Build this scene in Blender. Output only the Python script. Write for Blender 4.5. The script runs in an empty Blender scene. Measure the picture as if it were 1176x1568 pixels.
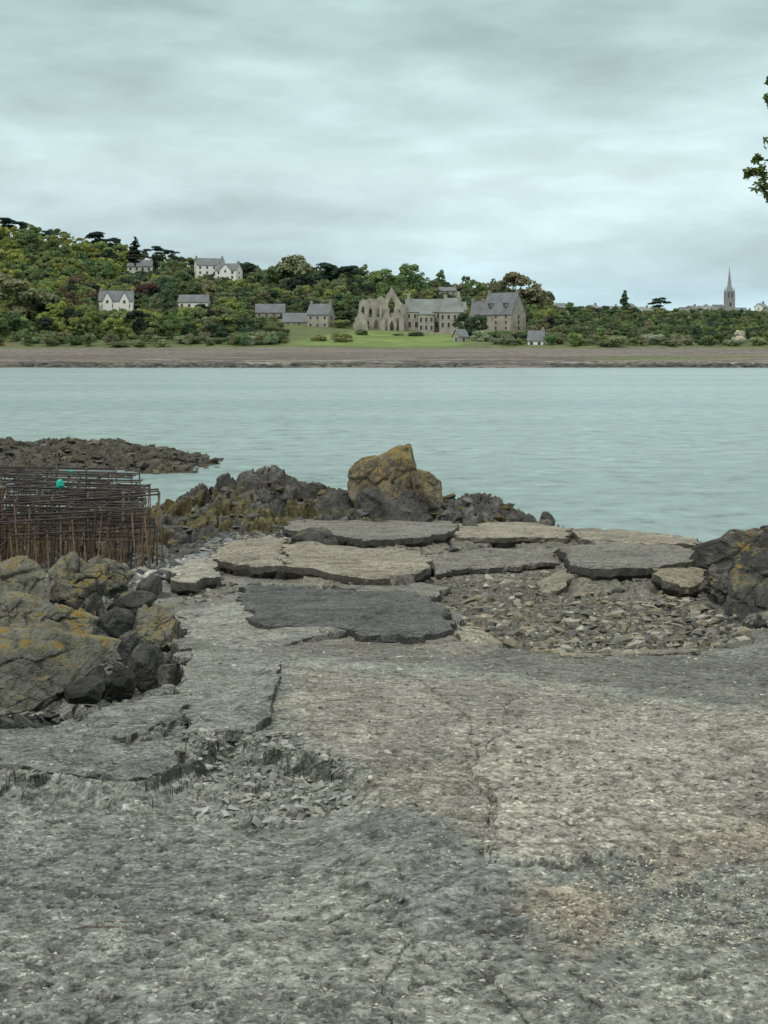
import bpy, bmesh, math, random
import numpy as np
from mathutils import Vector, Matrix
from mathutils.geometry import delaunay_2d_cdt
random.seed(7); rng=np.random.default_rng(7)
SC=bpy.context.scene
F=2200.0; HZ=540.0; CX=588.0; EYE=5.0; SL=0.083
# ---------- survey helpers (angles measured from the viewpoint -> metres) ----------
def X(u,Y): return (u-CX)/F*Y
def Z(v,Y): return EYE+(HZ-v)/F*Y
def Yg(v): return 1.6/((v-HZ)/F-SL)
# ---------- noise ----------
def h2(ix,iy,s):
    n=(ix*374761393+iy*668265263+s*974634777)&0xffffffff
    n=((n^(n>>13))*1274126177)&0xffffffff
    return ((n^(n>>16))&0xffff)/65535.0
def vn(x,y,s=0):
    x=np.asarray(x,float);y=np.asarray(y,float)
    ix=np.floor(x).astype(np.int64);iy=np.floor(y).astype(np.int64)
    fx=x-ix;fy=y-iy;fx=fx*fx*(3-2*fx);fy=fy*fy*(3-2*fy)
    a=h2(ix,iy,s);b=h2(ix+1,iy,s);c=h2(ix,iy+1,s);d=h2(ix+1,iy+1,s)
    return (a*(1-fx)+b*fx)*(1-fy)+(c*(1-fx)+d*fx)*fy
def fbm(x,y,s=0,o=4,g=.5):
    t=0;a=1;n=0
    for i in range(o):
        t=t+a*vn(x*2**i+i*17.3,y*2**i-i*9.1,s+i);n+=a;a*=g
    return t/n
def cells(x,y,s=0):
    ix=np.floor(x).astype(np.int64);iy=np.floor(y).astype(np.int64)
    b1=np.full(x.shape,9.);b2=np.full(x.shape,9.);idd=np.zeros(x.shape);gx=np.zeros(x.shape);gy=np.zeros(x.shape)
    for i in(-1,0,1):
        for j in(-1,0,1):
            cx=ix+i;cy=iy+j
            px=cx+h2(cx,cy,s+1);py=cy+h2(cx,cy,s+2)
            dx=x-px;dy=y-py;d=np.sqrt(dx*dx+dy*dy)
            m=d<b1
            b2=np.where(m,b1,np.minimum(b2,d))
            idd=np.where(m,h2(cx,cy,s+3),idd)
            gx=np.where(m,dx*(h2(cx,cy,s+4)-.5)*2,gx);gy=np.where(m,dy*(h2(cx,cy,s+5)-.5)*2,gy)
            b1=np.where(m,d,b1)
    return b1,b2-b1,idd,gx+gy
def ss(a,b,t):
    t=np.clip((t-a)/(b-a),0,1);return t*t*(3-2*t)
def sdf(u,v,P):
    d=np.full(u.shape,1e18);ins=np.zeros(u.shape,bool);n=len(P)
    for i in range(n):
        ax,ay=P[i];bx,by=P[(i+1)%n]
        ex,ey=bx-ax,by-ay
        t=np.clip(((u-ax)*ex+(v-ay)*ey)/(ex*ex+ey*ey+1e-9),0,1)
        d=np.minimum(d,(u-ax-t*ex)**2+(v-ay-t*ey)**2)
        if ay!=by:
            c=((ay>v)!=(by>v))&(u<(bx-ax)*(v-ay)/(by-ay)+ax);ins^=c
    d=np.sqrt(d);return np.where(ins,d,-d)
def pdist(u,v,P):
    d=np.full(u.shape,1e18)
    for i in range(len(P)-1):
        ax,ay=P[i];bx,by=P[i+1];ex,ey=bx-ax,by-ay
        t=np.clip(((u-ax)*ex+(v-ay)*ey)/(ex*ex+ey*ey),0,1)
        d=np.minimum(d,(u-ax-t*ex)**2+(v-ay-t*ey)**2)
    return np.sqrt(d)
# ---------- mesh helpers ----------
def mesh_np(name,V,Fa,mat=None,col=None,smooth=False):
    me=bpy.data.meshes.new(name);V=np.asarray(V,np.float32);Fa=np.asarray(Fa,np.int32)
    me.vertices.add(len(V));me.vertices.foreach_set('co',V.ravel())
    k=Fa.shape[1];me.loops.add(Fa.size);me.loops.foreach_set('vertex_index',Fa.ravel())
    me.polygons.add(len(Fa));me.polygons.foreach_set('loop_start',np.arange(0,Fa.size,k,dtype=np.int32))
    me.polygons.foreach_set('loop_total',np.full(len(Fa),k,np.int32))
    me.update(calc_edges=True)
    me.polygons.foreach_set('use_smooth',np.full(len(Fa),bool(smooth)))
    if col is not None:
        a=me.color_attributes.new('Col','FLOAT_COLOR','POINT')
        c=np.ones((len(V),4),np.float32);c[:,:3]=col;a.data.foreach_set('color',c.ravel())
    if mat: me.materials.append(mat)
    return me
def obj(name,me,parent=None,loc=(0,0,0)):
    o=bpy.data.objects.new(name,me);SC.collection.objects.link(o);o.location=loc
    if parent:o.parent=parent
    return o
def gridf(nr,nc):
    i=np.arange(nr-1)[:,None]*nc+np.arange(nc-1)[None,:];i=i.ravel()
    return np.stack([i,i+1,i+nc+1,i+nc],1)
class MB:
    def __init__(s):s.v=[];s.f=[]
    def box(s,c,d,rz=0):
        b=len(s.v);ca,sa=math.cos(rz),math.sin(rz)
        for x,y,z in[(-1,-1,-1),(1,-1,-1),(1,1,-1),(-1,1,-1),(-1,-1,1),(1,-1,1),(1,1,1),(-1,1,1)]:
            x*=d[0]/2;y*=d[1]/2;z*=d[2]/2;s.v.append((c[0]+x*ca-y*sa,c[1]+x*sa+y*ca,c[2]+z))
        for f in[(0,3,2,1),(4,5,6,7),(0,1,5,4),(1,2,6,5),(2,3,7,6),(3,0,4,7)]:s.f.append([b+i for i in f])
    def poly(s,V,Fs):
        b=len(s.v);s.v+=V
        for f in Fs:s.f.append([b+i for i in f])
    def bar(s,a,b,r,n=5,r2=None):
        a=Vector(a);b=Vector(b);d=(b-a)
        if d.length<1e-5:return
        d.normalize();p=d.orthogonal().normalized();q=d.cross(p);k=len(s.v);r2=r if r2 is None else r2
        for P,R in((a,r),(b,r2)):
            for i in range(n):
                t=2*math.pi*i/n;s.v.append(tuple(P+(p*math.cos(t)+q*math.sin(t))*R))
        for i in range(n):
            j=(i+1)%n;s.f.append([k+i,k+j,k+n+j,k+n+i])
        s.f.append([k+n+i for i in range(n)]);s.f.append([k+n-1-i for i in range(n)])
    def make(s,name,mat,parent=None,loc=(0,0,0)):
        me=bpy.data.meshes.new(name);me.from_pydata(s.v,[],s.f);me.materials.append(mat);me.update()
        return obj(name,me,parent,loc)
def empty(name,loc=(0,0,0),rz=0):
    o=bpy.data.objects.new(name,None);SC.collection.objects.link(o);o.location=loc;o.rotation_euler[2]=rz;o.empty_display_size=.5;return o
# ---------- materials ----------
def newmat(name):
    m=bpy.data.materials.new(name);m.use_nodes=True;nt=m.node_tree;b=nt.nodes['Principled BSDF']
    b.inputs['Specular IOR Level'].default_value=.25
    return m,nt,b
def N(nt,t,**k):
    n=nt.nodes.new(t)
    for a,v in k.items():setattr(n,a,v)
    return n
def ramp(nt,src,pts):
    r=nt.nodes.new('ShaderNodeValToRGB');e=r.color_ramp.elements
    while len(e)<len(pts):e.new(.5)
    for i,(p,c) in enumerate(pts):
        e[i].position=p;e[i].color=(c,c,c,1) if not isinstance(c,tuple) else (*c,1)
    nt.links.new(src,r.inputs[0]);return r.outputs[0]
def mixc(nt,a,b,f,mode='MIX'):
    m=nt.nodes.new('ShaderNodeMix');m.data_type='RGBA';m.blend_type=mode
    for s,i in((f,0),(a,6),(b,7)):
        if isinstance(s,(int,float)):m.inputs[i].default_value=s
        elif isinstance(s,tuple):m.inputs[i].default_value=(*s,1)
        else:nt.links.new(s,m.inputs[i])
    return m.outputs[2]
def math_(nt,op,a,b=None,c=None):
    m=nt.nodes.new('ShaderNodeMath');m.operation=op
    for i,s in enumerate((a,b,c)):
        if s is None:continue
        if isinstance(s,(int,float)):m.inputs[i].default_value=s
        else:nt.links.new(s,m.inputs[i])
    return m.outputs[0]
def noise(nt,vec,sc,det=4,rough=.55,dist=0):
    n=N(nt,'ShaderNodeTexNoise');n.inputs['Scale'].default_value=sc;n.inputs['Detail'].default_value=det
    n.inputs['Roughness'].default_value=rough;n.inputs['Distortion'].default_value=dist
    nt.links.new(vec,n.inputs['Vector']);return n.outputs['Fac']
def simple(name,col,var=.25,sc=1.5,rough=.85,bump=0.,bsc=6):
    m,nt,b=newmat(name);p=N(nt,'ShaderNodeNewGeometry').outputs['Position']
    n=noise(nt,p,sc,5)
    c=mixc(nt,tuple(x*(1-var) for x in col),tuple(min(1,x*(1+var)) for x in col),ramp(nt,n,[(.3,0.),(.7,1.)]))
    nt.links.new(c,b.inputs['Base Color']);b.inputs['Roughness'].default_value=rough
    if bump:
        bp=N(nt,'ShaderNodeBump');bp.inputs['Strength'].default_value=bump;bp.inputs['Distance'].default_value=.1
        nt.links.new(noise(nt,p,bsc,5),bp.inputs['Height']);nt.links.new(bp.outputs[0],b.inputs['Normal'])
    return m
def m_ground():
    m,nt,b=newmat('weathered_concrete');ge=N(nt,'ShaderNodeNewGeometry');g=ge.outputs['Position']
    at=N(nt,'ShaderNodeAttribute');at.attribute_name='Col'
    n0=noise(nt,g,2.6,7,.62,.5);n1=noise(nt,g,12,6,.7);n2=noise(nt,g,28,5,.62)
    vo=N(nt,'ShaderNodeTexVoronoi');vo.inputs['Scale'].default_value=52;nt.links.new(g,vo.inputs['Vector'])
    sp=N(nt,'ShaderNodeSeparateColor');nt.links.new(vo.outputs['Color'],sp.inputs[0])
    c=mixc(nt,at.outputs['Color'],ramp(nt,n0,[(.36,.76),(.5,1.),(.64,1.14)]),1.,'MULTIPLY')
    c=mixc(nt,c,ramp(nt,n1,[(.34,.36),(.44,.82),(.5,1.02),(.66,1.28)]),1.,'MULTIPLY')
    c=mixc(nt,c,ramp(nt,n2,[(.36,.42),(.45,1.),(.7,1.22)]),.85,'MULTIPLY')
    c=mixc(nt,c,ramp(nt,sp.outputs[0],[(0.,.45),(.35,.95),(.9,1.1),(1.,2.1)]),.8,'MULTIPLY')
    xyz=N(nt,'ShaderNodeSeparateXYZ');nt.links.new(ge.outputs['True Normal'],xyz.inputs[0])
    c=mixc(nt,c,(.07,.07,.06),ramp(nt,xyz.outputs[2],[(.25,.85),(.6,0.)]))  # steep faces mixed dark: shade under the step edges put into the colour
    nt.links.new(c,b.inputs['Base Color']);b.inputs['Roughness'].default_value=.85
    h=math_(nt,'ADD',math_(nt,'MULTIPLY',n1,2.),math_(nt,'MULTIPLY',n2,1.))
    h=math_(nt,'SUBTRACT',h,math_(nt,'MULTIPLY',vo.outputs['Distance'],.6))
    bp=N(nt,'ShaderNodeBump');bp.inputs['Strength'].default_value=1.;bp.inputs['Distance'].default_value=.05
    nt.links.new(h,bp.inputs['Height']);nt.links.new(bp.outputs[0],b.inputs['Normal']);return m
def m_rock(name,base,dark,lich,tide=None,attr=False,lcol=(.31,.205,.035)):
    m,nt,b=newmat(name);ge=N(nt,'ShaderNodeNewGeometry');g=ge.outputs['Position']
    n1=noise(nt,g,1.6,6,.6);n2=noise(nt,g,9,6,.65);n3=noise(nt,g,3.2,6,.75,.4)
    if attr:
        at=N(nt,'ShaderNodeAttribute');at.attribute_name='Col';c=at.outputs['Color']
    else: c=mixc(nt,dark,base,ramp(nt,n1,[(.38,0.),(.6,1.)]))
    c=mixc(nt,c,ramp(nt,n2,[(.3,.45),(.5,1.),(.72,1.4)]),1.,'MULTIPLY')
    xyz=N(nt,'ShaderNodeSeparateXYZ');nt.links.new(ge.outputs['Normal'],xyz.inputs[0])
    pos=N(nt,'ShaderNodeSeparateXYZ');nt.links.new(g,pos.inputs[0])
    if lich>0:
        f=math_(nt,'ADD',n3,math_(nt,'MULTIPLY',xyz.outputs[2],.18))
        f=ramp(nt,f,[(.72-.2*lich,0.),(.80-.2*lich,1.)])
        f=math_(nt,'MULTIPLY',f,ramp(nt,n2,[(.38,.1),(.52,.95)]))
        if tide: f=math_(nt,'MULTIPLY',f,ramp(nt,math_(nt,'MULTIPLY',pos.outputs[2],.25),[((tide+.3)/4,0.),((tide+.8)/4,1.)]))
        lc=mixc(nt,lcol,(.24,.245,.13),ramp(nt,noise(nt,g,14,3),[(.43,0.),(.58,1.)]))
        c=mixc(nt,c,lc,f)
    if tide:
        t=math_(nt,'ADD',pos.outputs[2],math_(nt,'MULTIPLY',n1,.9))
        t=ramp(nt,math_(nt,'MULTIPLY',t,.25),[((tide+.3)/4,1.),((tide+.65)/4,0.)])
        c=mixc(nt,c,(.04,.042,.041),math_(nt,'MULTIPLY',t,.85))
    nt.links.new(c,b.inputs['Base Color']);b.inputs['Roughness'].default_value=.78
    bp=N(nt,'ShaderNodeBump');bp.inputs['Strength'].default_value=1.;bp.inputs['Distance'].default_value=.1
    h=math_(nt,'ADD',n2,math_(nt,'MULTIPLY',noise(nt,g,28,4),.4))
    h=math_(nt,'ADD',h,math_(nt,'MULTIPLY',n3,.8))
    nt.links.new(h,bp.inputs['Height']);nt.links.new(bp.outputs[0],b.inputs['Normal']);return m
def m_attr(name,sc=2.,lo=.75,hi=1.25,rough=.9):
    m,nt,b=newmat(name);g=N(nt,'ShaderNodeNewGeometry').outputs['Position']
    at=N(nt,'ShaderNodeAttribute');at.attribute_name='Col'
    c=mixc(nt,at.outputs['Color'],ramp(nt,noise(nt,g,sc,5,.6),[(.3,lo),(.7,hi)]),1.,'MULTIPLY')
    nt.links.new(c,b.inputs['Base Color']);b.inputs['Roughness'].default_value=rough;return m
def m_foliage():
    m,nt,b=newmat('foliage');at=N(nt,'ShaderNodeAttribute');at.attribute_name='Col'
    oi=N(nt,'ShaderNodeObjectInfo')
    c=mixc(nt,oi.outputs['Color'],at.outputs['Color'],1.,'MULTIPLY')
    nt.links.new(c,b.inputs['Base Color']);b.inputs['Roughness'].default_value=.8
    b.inputs['Specular IOR Level'].default_value=.1
    tr=N(nt,'ShaderNodeBsdfTranslucent');nt.links.new(c,tr.inputs[0]);mx=N(nt,'ShaderNodeMixShader');mx.inputs[0].default_value=.35
    nt.links.new(b.outputs[0],mx.inputs[1]);nt.links.new(tr.outputs[0],mx.inputs[2]);nt.links.new(mx.outputs[0],nt.nodes['Material Output'].inputs[0]);return m
def m_water():
    m,nt,b=newmat('sea_water');g=N(nt,'ShaderNodeNewGeometry').outputs['Position']
    mp=N(nt,'ShaderNodeMapping');mp.inputs['Scale'].default_value=(.010,.04,1);nt.links.new(g,mp.inputs[0])
    s=noise(nt,mp.outputs[0],1,6,.6,.4)
    mp2=N(nt,'ShaderNodeMapping');mp2.inputs['Scale'].default_value=(.55,.60,1);nt.links.new(g,mp2.inputs[0])
    w=noise(nt,mp2.outputs[0],1.,9,.76)
    c=mixc(nt,(.26,.385,.38),(.33,.46,.45),ramp(nt,s,[(.38,0.),(.62,1.)]))
    c=mixc(nt,c,ramp(nt,w,[(.34,.45),(.45,.90),(.55,1.06),(.68,1.45)]),1.,'MULTIPLY')
    nt.links.new(c,b.inputs['Base Color'])
    b.inputs['Roughness'].default_value=.25;b.inputs['IOR'].default_value=1.33;b.inputs['Specular IOR Level'].default_value=.5
    bp=N(nt,'ShaderNodeBump');bp.inputs['Strength'].default_value=.9;bp.inputs['Distance'].default_value=.4
    nt.links.new(w,bp.inputs['Height']);nt.links.new(bp.outputs[0],b.inputs['Normal']);return m
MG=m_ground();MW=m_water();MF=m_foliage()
MRL=m_rock('lichen_rock',(.26,.26,.215),(.145,.145,.12),.56)
MRB=m_rock('tidal_lichen_rock',(.22,.195,.135),(.115,.10,.08),.80,tide=1.05,lcol=(.34,.215,.035))
MRD=m_rock('dark_shore_rock',(.12,.12,.11),(.055,.056,.053),.02)
MRR=m_rock('dark_lichen_rock',(.14,.14,.125),(.06,.061,.057),.33)
MRF=m_rock('foreshore_rock',None,None,0,attr=True)
MST=m_attr('rubble_stone',12,.7,1.3)
MFAR=m_attr('far_ground',.12,.75,1.25);MBE=m_attr('beach_shingle',.5,.7,1.3)
STONE=simple('abbey_stone',(.36,.335,.285),.3,.35);SLATE=simple('slate_roof',(.17,.19,.20),.2,.3)
WHITE=simple('white_render',(.82,.82,.79),.04);GLASS=simple('window_dark',(.06,.065,.07),.1,1,.3)
TRIM=simple('window_trim',(.5,.48,.42),.1);BRICK=simple('chimney_stone',(.3,.26,.22),.2)
BARK=simple('bark',(.06,.05,.04),.3,8,.9,.5,20);RUST=simple('rusty_steel',(.21,.15,.10),.5,9,.8);DSTEEL=simple('weathered_steel',(.07,.06,.054),.4,7,.7)
TEAL=simple('teal_plastic',(.02,.42,.32),.1)
# ---------- foreground ground sheet ----------
INF=30000
LEFTLOW=[(-INF,1182),(0,1176),(90,1183),(165,1190),(240,1188),(283,1165),(286,1080),(280,1000),(262,948),(205,925),(222,880),(300,848),(345,822),(380,780),(-INF,780)]
LEDGE=[(-INF,1182),(0,1176),(90,1183),(165,1190),(240,1188),(283,1165),(290,1030),(220,1050),(120,1085),(0,1110),(-INF,1120)]
NEARLOW=[(-INF,1184),(0,1178),(90,1185),(165,1192),(240,1190),(285,1172),(310,1150),(360,1130),(430,1145),(500,1165),(560,1190),(640,1260),(700,1400),(720,1900),(720,90000),(-INF,90000)]
PATCH=[(372,905),(500,908),(630,915),(685,932),(705,962),(640,985),(540,980),(520,970),(405,968),(370,940)]
STRIPB=[(330,868),(430,885),(520,900),(600,902),(640,893),(655,872),(800,858),(862,862),(868,898),(1000,908),(1085,885),(1075,846),(950,828),(800,812),(520,800),(430,808),(300,838)]
STRIPC=[(432,856),(560,866),(640,858),(700,848),(860,846),(960,862),(1075,868),(1075,840),(800,808),(520,798),(430,808)]
SLAB2=[(262,948),(280,1002),(330,1000),(430,990),(520,975),(400,966),(370,935),(262,925)]
BAND=[(380,992),(520,975),(700,985),(900,1000),(1250,1010),(1700,1030),(1700,1090),(1176,1080),(1000,1062),(820,1040),(700,1022),(560,1012)]
LIGHT=[(430,1015),(640,1035),(830,1045),(1010,1075),(1400,1090),(2500,1120),(2500,1260),(1176,1250),(1030,1290),(830,1330),(752,1322),(748,1230),(722,1180),(620,1190),(540,1165),(440,1120)]
SLABR=[(752,1322),(748,1230),(722,1180),(800,1090),(1000,1105),(1176,1170),(1176,1235),(1030,1288),(900,1320),(830,1330)]
SAND=[(800,1400),(900,1340),(1030,1295),(1176,1245),(2500,1240),(2500,1500),(1176,1460),(1000,1450),(860,1460)]
SAND2=[(560,1180),(700,1180),(748,1215),(740,1290),(640,1240),(520,1215)]
RUB=[(640,885),(860,868),(880,905),(1000,912),(1100,895),(1160,985),(1000,1002),(860,1000),(760,985),(690,930)]
RUB1=[(290,1125),(420,1125),(545,1165),(540,1205),(430,1225),(300,1215)]
CR=[[(752,1325),(748,1225),(722,1175),(760,1120),(800,1060)],[(748,1320),(690,1350),(612,1372),(640,1440),(575,1500),(610,1568),(590,1650)],[(640,1440),(760,1500),(900,1700)],[(436,1020),(640,1035),(720,1100),(722,1175)],[(500,1400),(612,1372)],[(0,1560),(260,1500),(575,1500)]]
def warp(x,Y,a=1.,sd=0,cs=1.):
    far_=ss(9,14,Y)
    c=cells(x*1.4*cs,Y*.9*cs,40+sd);c2=cells(x*7*cs,Y*6*cs,41+sd)
    j=(c[2]-.5)*far_*2.2;k=(c2[2]-.5)*(1-far_)
    xw=x+a*(.16*(fbm(x*2.2,Y*2.2,11+sd)-.5)+.08*j/cs+.05*k/cs);Yw=Y+a*(.28*(fbm(x*2.2,Y*1.6,21+sd)-.5)+.16*j/cs+.07*k/cs)
    Yc=np.maximum(Yw,.5);return CX+F*xw/np.maximum(Yc,3.6),HZ+F*(1.6/Yc+SL)
def ground(x,Y):
    x=np.asarray(x,float);Y=np.asarray(Y,float)
    Yq=np.maximum(Y,.5);u0=CX+F*x/np.maximum(Yq,3.6);v0=HZ+F*(1.6/Yq+SL)
    u,v=warp(x,Y);ub,vb=warp(x,Y,1.5,400,.6)
    def MS(P,w=2.):
        return (ss(-w,w,sdf(u,v,P))*.6+ss(-w*1.5,w*1.5,sdf(ub,vb,P))*.4)
    z=3.4-SL*Y
    big=fbm(x*.5,Y*.4,3)-.5;med=fbm(x*1.8,Y*1.5,5)-.5;fine=fbm(x*7,Y*7,8,3)-.5
    z=z+.04*big+.025*med+.018*fine
    # coarse worn aggregate on the near surface
    nr=ss(13,6,Y);g1=fbm(x*24,Y*20,301,3);g2=cells(x*26,Y*22,305);pit=ss(.42,.30,fbm(x*13,Y*10,311,3))
    z=z+nr*(.016*(g1-.5)+.007*(g2[2]-.5)*ss(0,.2,g2[1])-.010*pit)
    L=ss(-1,4,sdf(u,v,LEFTLOW));LE=MS(LEDGE);NL=MS(NEARLOW,3.)*ss(640,430,u0)*ss(1500,1190,v0)
    c1=cells(x*2.2,Y*1.6,60);c2=cells(x*6,Y*4.5,70)
    rocky=.13*(c1[2]-.5)+.14*c1[3]+.05*(c2[2]-.5)+.06*c2[3]-.06*ss(.1,0,c1[1])
    z=z+L*(-.32*(1-LE)-.05*LE+rocky*(1-.5*LE))-.13*NL
    A=ss(-2,2,sdf(u,v,PATCH));B=MS(STRIPB,1.5);C=MS(STRIPC,1.5);S2=ss(-2,2,sdf(u,v,SLAB2))
    z=z+.12*B+.08*C
    R=ss(-8,10,sdf(u,v,RUB));R1=ss(-5,8,sdf(u,v,RUB1))
    sr=cells(x*7,Y*6,90);sr2=cells(x*13,Y*11,95)
    rub=.06*(sr[2]-.4)*ss(0,.3,sr[1])+.04*(sr2[2]-.5)
    cB=cells(x*.9,Y*.55,97)
    z=z+(R*(1-B))*(rub-.07)+R1*rub*.8+B*(.09*(cB[2]-.5)+.05*cB[3]-.05*ss(.05,0,cB[1])+.03*(sr[2]-.5))
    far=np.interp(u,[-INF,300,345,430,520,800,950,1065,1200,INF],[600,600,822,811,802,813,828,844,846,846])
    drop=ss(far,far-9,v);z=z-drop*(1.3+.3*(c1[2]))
    rb=ss(1090,1260,u)*ss(1040,900,v);z=z+rb*(.5+rocky*1.5)
    one=np.ones(x.shape+(3,))
    def lay(c,m,k):return c*(1-m[...,None])+np.array(k)*m[...,None]
    col=one*np.array([.208,.222,.198])
    u2,v2=warp(x,Y,2.2)
    ptc=ss(.5,.62,fbm(x*.9+5,Y*.7,31,5));col=lay(col,ptc*.55,(.15,.167,.158))
    ptl=ss(.52,.64,fbm(x*.7-9,Y*.5,37,5));col=lay(col,ptl*.5,(.275,.28,.24))
    sd=sdf(u2,v2,[(560,1225),(700,1240),(780,1330),(900,1400),(760,1440),(600,1400)]);col=lay(col,ss(-25,15,sd)*.5,(.145,.162,.16))
    lm=ss(-12,12,sdf(u2,v2,LIGHT));lc=fbm(x*1.5,Y*1.1,50,5)
    col=lay(col,lm*.85,(.285,.278,.235));col=lay(col,lm*ss(.52,.66,lc)*.6,(.20,.197,.172));col=lay(col,lm*ss(.46,.34,lc)*.5,(.35,.345,.29))
    us_,vs_=warp(x,Y,.7,700);sh=ss(-2,3,sdf(us_,vs_,SLABR))*ss(1180,1000,u0);col=lay(col,sh*.6,(.345,.34,.29));z=z+.025*ss(-2,2,sdf(us_,vs_,SLABR))*ss(1100,900,u0)*ss(1100,1180,v0)
    m=ss(-5,8,sdf(u,v,BAND));col=lay(col,m*.75,(.15,.148,.132))
    sn=fbm(x*2,Y*1.6,44,5)
    m=ss(-50,25,sdf(u2,v2,SAND))*ss(.36,.54,sn);col=lay(col,m*.8,(.31,.28,.22))
    m=ss(-20,20,sdf(u2,v2,SAND))*ss(.5,.62,fbm(x*3,Y*1.5,46,5));col=lay(col,m*.5,(.15,.145,.13))
    m=ss(-15,20,sdf(u2,v2,SAND2));col=lay(col,m*.5,(.28,.26,.205))
    topm=ss(1010,985,v)*(1-L);col=lay(col,topm*.6,(.17,.165,.14))
    col=lay(col,B*.85,(.20,.185,.145));col=lay(col,B*ss(.42,.55,fbm(x*1.2,Y*.5,55))*.7,(.12,.118,.10));col=lay(col,R*(1-B)*.8,(.115,.11,.092))
    col=col*(1-(B*.5*ss(.06,0,cB[1]))[...,None])
    col=lay(col,R1*.6,(.18,.19,.165))
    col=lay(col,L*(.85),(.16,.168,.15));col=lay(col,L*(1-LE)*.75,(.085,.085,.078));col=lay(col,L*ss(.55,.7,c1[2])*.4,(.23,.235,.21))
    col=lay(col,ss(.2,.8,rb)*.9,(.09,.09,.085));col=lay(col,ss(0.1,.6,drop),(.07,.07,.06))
    for i,P in enumerate(CR):
        uu,vv=warp(x,Y,.8,600+i,1.5);d=pdist(uu,vv,P);k=ss(2.6,0,d)*ss(.3,.6,vn(x*2.5,Y*2.5,66+i)+.2);z=z-.008*k;col=col*(1-.5*k[...,None])
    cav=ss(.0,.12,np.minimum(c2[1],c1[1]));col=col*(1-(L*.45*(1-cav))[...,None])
    col=col*(1+nr*(.55*(g1-.5)-.35*pit+.25*(g2[2]-.5)))[...,None]
    col=col*(.84+.32*fbm(x*5,Y*5,77,3))[...,None]*1.82
    return z,np.clip(col,.02,.85)
us=np.concatenate([-np.geomspace(INF/2,260,30),np.arange(-250,1430,1.7),np.geomspace(1440,INF/2,30)])
vs=np.arange(1700,799,-1.2)
Ys=np.concatenate([np.linspace(-25,3.4,40),1.6/((vs-HZ)/F-SL)])
Yg2,ug2=np.meshgrid(Ys,us,indexing='ij');xg=(ug2-CX)/F*np.maximum(Yg2,3.6)
z,col=ground(xg.ravel(),Yg2.ravel())
V=np.stack([xg.ravel(),Yg2.ravel(),z],1)
obj('stone_slipway_ground',mesh_np('slipway',V,gridf(len(Ys),len(us)),MG,col))
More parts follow.
